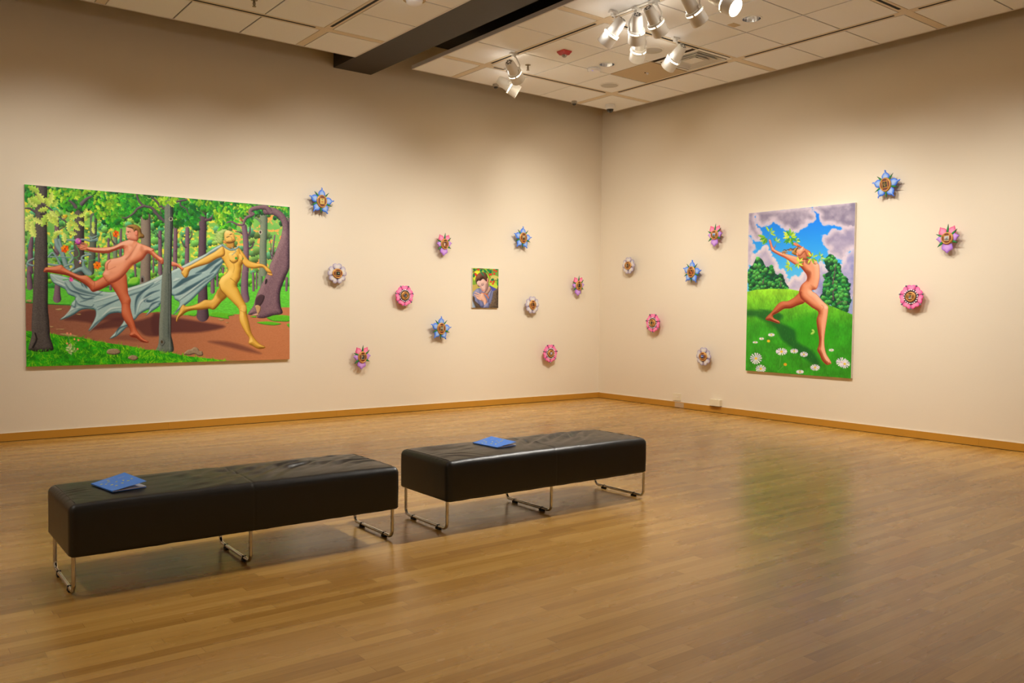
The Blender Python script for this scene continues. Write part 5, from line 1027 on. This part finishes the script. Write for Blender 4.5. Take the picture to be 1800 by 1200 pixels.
def pansy_flower(t, pic, oval=(.057, .068)):
    standoff(t); PK = ((205, 45, 105), (238, 105, 150), (245, 150, 185)); PU = ((150, 90, 205), (184, 128, 222), (206, 160, 228))
    lump_mesh(PAN_UP, STAND, .004, .008, PK, math.radians(57), 'petal', t, centre=(.085, 0)); lump_mesh([(a, -b) for a, b in PAN_UP][::-1], STAND, .004, .008, PK, math.radians(124), 'petal', t, centre=(.085, 0))
    lump_mesh(PAN_SIDE, STAND+.001, .004, .008, PU, math.radians(8), 'petal', t, base=(82, 45, 150), centre=(.075, 0)); lump_mesh(PAN_SIDE, STAND+.001, .004, .008, PU, math.radians(178), 'petal', t, base=(130, 80, 195), centre=(.075, 0))
    lump_mesh(PAN_LOW, STAND+.001, .004, .008, PU, math.radians(266), 'petal', t, base=(150, 95, 210), centre=(.100, 0))
    for d, r, b in ((89, .155, -.008), (38, .140, .006), (158, .136, -.006), (214, .140, .008), (327, .122, .008)): sepal(math.radians(d), .050, r, .024, b, STAND+.006, t)
    medallion(t, oval[0], oval[1], STAND+.020, pic)

BK = (18, 18, 16)
FL = [  # kind, wall, along, z, label, picture(background top, bottom, spots), oval
 ('blue', 'L', -4.839, 2.720, 'blue five-petalled flower beside the upper corner of the forest painting', ((210, 195, 120), (205, 180, 90), [(.5, .18, .14, .1, (60, 80, 30)), (.5, .62, .3, .14, (190, 110, 30))])),
 ('white', 'L', -4.623, 1.833, 'pale lilac-grey flower with round gilt centre directly under the topmost blue flower of its wall', (BK, (22, 34, 24), [(.68, .45, .13, .12, (225, 228, 220)), (.4, .4, .25, .2, (60, 66, 36))])),
 ('pink', 'L', -3.645, 1.571, 'round pink flower with pearls between the portrait painting and the lilac-grey flower', ((20, 22, 40), BK, [(.35, .4, .18, .4, (60, 62, 120)), (.7, .6, .12, .3, (160, 180, 160))])),
 ('pansy', 'L', -3.020, 2.291, 'pink and purple pansy up near the small portrait painting', ((30, 32, 48), (140, 60, 50), [(.3, .6, .2, .35, (235, 220, 200)), (.5, .45, .2, .16, (190, 130, 100)), (.7, .85, .2, .1, (150, 20, 20))])),
 ('pansy', 'L', -4.270, 0.766, 'pink and purple pansy lowest on the wall, off the lower corner of the forest painting', ((70, 64, 56), (110, 118, 130), [(.4, .35, .22, .2, (190, 165, 130)), (.7, .5, .16, .5, (28, 26, 24)), (.4, .75, .2, .12, (30, 28, 26))])),
 ('blue', 'L', -3.065, 1.129, 'blue five-petalled flower below the small portrait painting, between two pink ones', ((60, 70, 50), (80, 70, 50), [(.45, .4, .3, .25, (170, 155, 140)), (.9, .5, .14, .6, (190, 185, 150)), (.5, .9, .3, .1, (40, 36, 24))])),
 ('blue', 'L', -1.649, 2.456, 'blue five-petalled flower high on the long wall, nearest the room corner', ((130, 118, 80), (110, 88, 60), [(.55, .28, .3, .2, (225, 215, 185)), (.5, .75, .3, .3, (50, 34, 40)), (.6, .4, .15, .08, (60, 50, 40))])),
 ('white', 'L', -1.455, 1.473, 'pale lilac-grey flower with oval gilt centre beside the small portrait painting', ((20, 26, 16), (90, 30, 24), [(.4, .5, .12, .3, (130, 110, 70)), (.5, .85, .3, .12, (160, 30, 24))], ), (.058, .066)),
 ('pansy', 'L', -0.541, 1.784, 'pink and purple pansy closest to the room corner', (BK, (16, 22, 40), [(.5, .45, .16, .2, (84, 78, 30))])),
 ('pink', 'L', -1.095, 0.741, 'round pink flower with pearls low on the long wall near the corner', ((150, 160, 215), (130, 130, 160), [(.5, .4, .3, .25, (200, 205, 240)), (.5, .85, .3, .15, (40, 40, 60))])),
 ('white', 'R', 0.715, 2.091, 'pale lilac-grey flower with round gilt centre just past the room corner', ((20, 36, 24), (18, 26, 20), [(.5, .5, .22, .22, (140, 110, 90)), (.1, .5, .12, .6, (200, 195, 170))])),
 ('blue', 'R', 1.967, 1.957, 'blue five-petalled flower between the room corner and the meadow painting', (BK, (20, 14, 12), [(.4, .3, .15, .3, (215, 130, 70)), (.6, .7, .18, .3, (225, 100, 50)), (.6, .95, .3, .08, (150, 30, 20))])),
 ('pink', 'R', 1.241, 1.224, 'round pink flower with pearls between the corner and the blue flower on the shorter wall', ((30, 36, 26), BK, [(.7, .7, .12, .3, (150, 140, 90)), (.1, .5, .1, .6, (150, 170, 160))])),
 ('white', 'R', 2.205, 0.774, 'pale lilac-grey flower with round gilt centre low beside the meadow painting', ((20, 70, 190), (14, 22, 50), [(.3, .45, .35, .2, (150, 195, 240)), (.55, .45, .12, .12, (220, 170, 170)), (.85, .8, .25, .2, (12, 16, 30))])),
 ('pansy', 'R', 2.365, 2.452, 'pink and purple pansy beside the upper corner of the meadow painting', ((200, 215, 235), (20, 50, 30), [(.5, .35, .6, .14, (90, 135, 225)), (.5, .75, .35, .12, (120, 100, 50)), (.3, .85, .3, .1, (20, 60, 24))]), (.059, .060)),
 ('blue', 'R', 4.806, 2.870, 'blue five-petalled flower highest of all, slightly tilted, past the meadow painting', (BK, (24, 26, 14), [(.45, .45, .28, .35, (150, 120, 50)), (.5, .4, .14, .16, (50, 40, 16))])),
 ('pink', 'R', 5.138, 1.589, 'round pink flower with pearls on the far side of the meadow painting, under a pansy', ((150, 120, 84), (170, 130, 100), [(.3, .55, .2, .22, (70, 96, 84)), (.4, .85, .22, .12, (110, 160, 225)), (.6, .3, .16, .25, (30, 80, 50))])),
 ('pansy', 'R', 5.521, 2.217, 'pink and purple pansy furthest from the corner, near the picture edge', ((208, 208, 222), (190, 186, 170), [(.5, .78, .6, .12, (20, 20, 24)), (.5, .5, .3, .14, (110, 108, 112)), (.7, .3, .14, .14, (150, 150, 160))]), (.059, .060)),
]
KF = dict(blue=blue_flower, white=white_flower, pink=pink_flower, pansy=pansy_flower); OV = dict(blue=(.063, .0755), white=(.064, .057), pink=(.052, .051), pansy=(.057, .068))
GN = dict(blue='blue star flowers on the walls', white='lilac-grey flowers on the walls', pink='round pink pearl flowers on the walls', pansy='pink and purple pansies on the walls')
for row in FL:
    kind, wl, s, z, lab, pic = row[:6]; ov = row[6] if len(row) > 6 else OV[kind]
    if wl == 'L': M4 = Matrix(((1, 0, 0, s), (0, 0, -1, 0), (0, 1, 0, z), (0, 0, 0, 1)))
    else: M4 = Matrix(((0, 0, -1, 0), (-1, 0, 0, -s), (0, 1, 0, z), (0, 0, 0, 1)))
    if kind == 'blue' and wl == 'R' and z > 2.7: M4 = M4 @ Matrix.Rotation(math.radians(7), 4, 'Z')
    if kind == 'pansy' and wl == 'R' and s > 5: M4 = M4 @ Matrix.Rotation(math.radians(3), 4, 'Z')
    t = thing('flower_ornament', lab, 'wall flower', None, GN[kind], M4); KF[kind](t, pic, ov)

# ------------------------------------------------------------------ benches
def bench(label, x0, x1, y0, y1, zb, zt, seed, frames, pads):
    t = thing('leather_bench', label, 'bench', ((x0+x1)/2, (y0+y1)/2, 0), 'leather gallery benches'); lx, ly, lz = (x1-x0)/2, (y1-y0)/2, (zt-zb)/2; zc = (zt+zb)/2
    V = []; F = []; rr = .028
    def grid(nu, nv, fn):
        o = len(V)
        for i in range(nu+1):
            for j in range(nv+1): V.append(fn(-1+2*i/nu, -1+2*j/nv))
        for i in range(nu):
            for j in range(nv): a = o+i*(nv+1)+j; F.append((a, a+nv+1, a+nv+2, a+1))
    NX, NY, NZ = 260, 84, 22
    grid(NX, NY, lambda u, v: (u*lx, v*ly, lz)); grid(60, 20, lambda u, v: (u*lx, v*ly, -lz))
    for s in (-1, 1): grid(NX, NZ, lambda u, v: (u*lx, s*ly, v*lz)); grid(NY, NZ, lambda u, v: (s*lx, u*ly, v*lz))
    V = np.array(V); rz = np.where(V[:, 2:3] > 0, .040, .010); R3 = np.concatenate([np.full_like(rz, .036), np.full_like(rz, .034), rz], 1)
    inner = np.array([[lx, ly, lz]])-R3; q = np.clip(V, -inner, inner); n = (V-q)/R3; L = np.linalg.norm(n, axis=1)[:, None]; P = q+n/np.maximum(L, 1e-9)*R3
    x, y, z = P[:, 0], P[:, 1], P[:, 2]; ux = x/lx; uy = y/ly
    top = np.clip((z-(lz-.03))/.03, 0, 1)
    crown = .017*(1-np.abs(ux)**8)*(1-np.abs(uy)**4)-.004
    f1 = fbm(x*3+seed, y*3+4, 2+seed, 3)-.5
    def folds(cx, cy, rx, ry, ang, fr, amp, curve=0.):
        dx, dy = x-cx, y-cy; m = np.exp(-(dx/rx)**2-(dy/ry)**2)*np.clip(fbm(x*7+seed*3, y*7+fr, 6, 2)*2.6-.75, 0, 1.2); s = dx*math.cos(ang)+dy*math.sin(ang)+curve*(dx*dx+dy*dy)*3
        w = np.sin(s*fr+f1*7); return 1.6*amp*m*(np.abs(w)**.7*np.sign(w)-.2)
    w = folds(-lx+.16, -.02, .14, .24, 1.25, 110, .0018, .5)+folds(-lx+.10, -.14, .14, .10, 1.0, 150, .0012, .5)
    w += folds(lx-.45, .08, .28, .22, 2.15, 60, .0085)+folds(-.05, -.02, .24, .22, 2.3, 52, .0058)+folds(lx-.16, .0, .14, .22, 2.0, 80, .0040)+folds(-lx+.5, .05, .25, .2, 1.9, 60, .0022)
    w += .004*f1
    for bx_, by_ in pads: w = w*(1-np.exp(-((x-bx_)/.15)**4-((y-by_)/.19)**4))
    seam = np.exp(-((x-.0)/.004)**2)*-.0035
    P[:, 2] += top*(crown+w*np.clip(1.3-np.abs(uy)**6-.6*np.abs(ux)**10, 0, 1)+seam)
    side = (1-top)*np.clip((np.abs(y)-(ly-.03))/.03, 0, 1)
    P[:, 1] += side*np.sign(y)*(.006*np.cos(np.clip(z/lz, -1, 1)*1.4)+.003*(fbm(x*6+seed, z*9, 5, 3)-.5)-.002*np.exp(-((x-.0)/.004)**2))
    bot = np.clip((-lz+.02-z)/.02, 0, 1); P[:, 2] += bot*.004*(fbm(x*14+seed, y*3, 8, 2)-.5)
    P[:, 2] += zc
    m = MB(); m.v = [tuple(p) for p in P]; m.f = F; m.m = [0]*len(F); o = m.build('seat', 'leather', t, smooth=True, sharp=60)
    bm = bmesh.new(); bm.from_mesh(o.data); bmesh.ops.remove_doubles(bm, verts=bm.verts, dist=.0004); bmesh.ops.recalc_face_normals(bm, faces=bm.faces); bm.to_mesh(o.data); bm.free()
    # stitched piping round both ends of the top
    m = MB()
    for s in (-1, 1):
        px = lx-.034; pu = px/lx; m.tube([(s*px, yy*ly, zt-.0042+.017*(1-pu**8)*(1-abs(yy)**4)) for yy in (-.86, -.7, -.4, 0, .4, .7, .86)], .0022, 6)
    m.build('piping', 'leather', t, smooth=True)
    for fx, ya, yb in frames:
        m = MB(); X = fx-(x0+x1)/2; Y0 = ya-(y0+y1)/2; Y1 = yb-(y0+y1)/2; zz = .020; R = .038; path = [(X, Y0, zb+.012), (X, Y0, zz+R)]
        for k in range(1, 8): a = k*math.pi/16; path.append((X, Y0+R*(1-math.cos(a)), zz+R*(1-math.sin(a))))
        path.append((X, Y0+R, zz)); path.append((X, Y1-R, zz))
        for k in range(1, 8): a = k*math.pi/16; path.append((X, Y1-R+R*math.sin(a), zz+R*(1-math.cos(a))))
        path += [(X, Y1, zz+R), (X, Y1, zb+.012)]
        leg = m.tube(path, .0098, 14).build('leg', 'chrome', t, smooth=True, sharp=50)
        for yy in (Y0+.10, Y1-.10):
            g = MB(); g.box((X-.009, yy-.022, 0), (X+.009, yy+.022, .0112)); g.box((X-.0106, yy-.0035, .0112), (X+.0106, yy+.0035, .0308)); g.build('glide', 'rubber', leg)
    return t
bench('long black leather bench nearer the camera, in front of the forest painting', -8.645, -6.850, -5.545, -4.945, .192, .452, 1, [(-8.622, -5.508, -5.02), (-7.755, -5.508, -5.02), (-6.883, -5.508, -5.02)], [(-.62, -.03)])
bench('long black leather bench further along, toward the meadow painting', -6.535, -4.755, -5.585, -4.985, .193, .453, 5, [(-6.515, -5.548, -5.04), (-5.662, -5.548, -5.04), (-4.785, -5.575, -5.05)], [(-.30, .0)])

# booklets left open on the benches
def booklet(label, p1, p4, wdir, w, zt, lift):
    """spine from P4 (near) to P1 (far); cover raised at its free edge"""
    p1 = Vector((*p1, 0)); p4 = Vector((*p4, 0)); W_ = Vector((*wdir, 0)).normalized()*w; L_ = p1-p4; org = Vector((p4.x, p4.y, zt))
    t = thing('booklet', label, 'booklet', org, 'blue booklets on the benches')
    def sheet(l0, l1, th, off, nseg=10, shrink=0., bow=.0):
        vs = []; n = nseg+1
        for top in (0, 1):
            for i in range(n):
                a = i/nseg; z0 = off+l0*a**1.3+bow*math.sin(a*math.pi); z1 = off+l1*a**1.3+bow*math.sin(a*math.pi)
                for f_, zz in ((shrink, z0), (1-shrink, z1)): v = L_*f_+W_*a*(1-shrink); vs.append((v.x, v.y, zz+top*th))
        fs = []
        for i in range(nseg): a = 2*i; fs += [(a, a+1, a+3, a+2), (2*n+a, 2*n+a+2, 2*n+a+3, 2*n+a+1), (a, a+2, 2*n+a+2, 2*n+a), (a+1, 2*n+a+1, 2*n+a+3, a+3)]
        fs += [(0, 2*n, 2*n+1, 1), (2*nseg, 2*nseg+1, 2*n+2*nseg+1, 2*n+2*nseg)]
        return MB().add(vs, fs)
    sheet(.0, .0, .0008, .0).build('back_cover', 'blue', t)
    sheet(.0015, .006, .0045, .0009, shrink=.01, bow=.001).build('pages', 'paper', t, smooth=True, sharp=30)
    fc = sheet(lift*.75, lift, .0008, .0058, bow=.002); sp = Vector((-.0009, 0, 0)); fc.add([sp, L_+sp, L_+sp+Vector((0, 0, .0066)), sp+Vector((0, 0, .0066)), Vector((0, 0, 0)), L_, L_+Vector((0, 0, .0066)), Vector((0, 0, .0066))], [(0, 1, 2, 3), (4, 7, 6, 5), (0, 4, 5, 1), (3, 2, 6, 7), (0, 3, 7, 4), (1, 5, 6, 2)]); fc.build('front_cover', 'blue', t, smooth=True, sharp=30)
    def at(a, f_):
        z = .0067+(lift*.75*(1-f_)+lift*f_)*a**1.3+.002*math.sin(a*math.pi); v = L_*f_+W_*a; return Vector((v.x, v.y, z+.0004))
    rng = random.Random(5); fl = MB(); tx = MB()
    for a, f_ in [(.20, .62), (.34, .72), (.26, .44), (.30, .30), (.47, .56), (.62, .50), (.70, .38), (.84, .44), (.50, .34), (.12, .70), (.40, .82)]:
        c = at(a, f_); r = .0082
        for k in range(5):
            q = rng.uniform(0, 6.28); e = Vector((math.cos(q), math.sin(q), 0)); s_ = Vector((-e.y, e.x, 0))
            def on(v): return at(a+v.dot(W_)/w**2, f_+v.dot(L_)/L_.length_squared)
            fl.add([on(s_*.0016), on(e*r*.6+s_*.0034), on(e*r), on(e*r*.6-s_*.0034), on(-s_*.0016)], [(0, 1, 2, 3, 4)])
    fl.build('printed_flowers', 'yellow', t)
    for f0, a0, a1 in ((.90, .10, .62), (.86, .12, .42), (.78, .66, .86), (.74, .62, .80)):
        a = a0
        while a < a1:
            wl_ = rng.uniform(.008, .022); p = [at(a, f0), at(a+wl_, f0), at(a+wl_, f0-.014), at(a, f0-.014)]; tx.add(p, [(0, 1, 2, 3)]); a += wl_+rng.uniform(.006, .014)
    tx.build('printed_lines', 'ink', t)
booklet('blue booklet lying open on the nearer bench, printed with tiny yellow flowers', (-8.473, -5.158), (-8.426, -5.418), (.985, .17), .172, .4662, .034)
booklet('blue booklet lying open on the further bench, printed with tiny yellow flowers', (-6.048, -5.152), (-6.026, -5.415), (.99, .12), .176, .4680, .026)
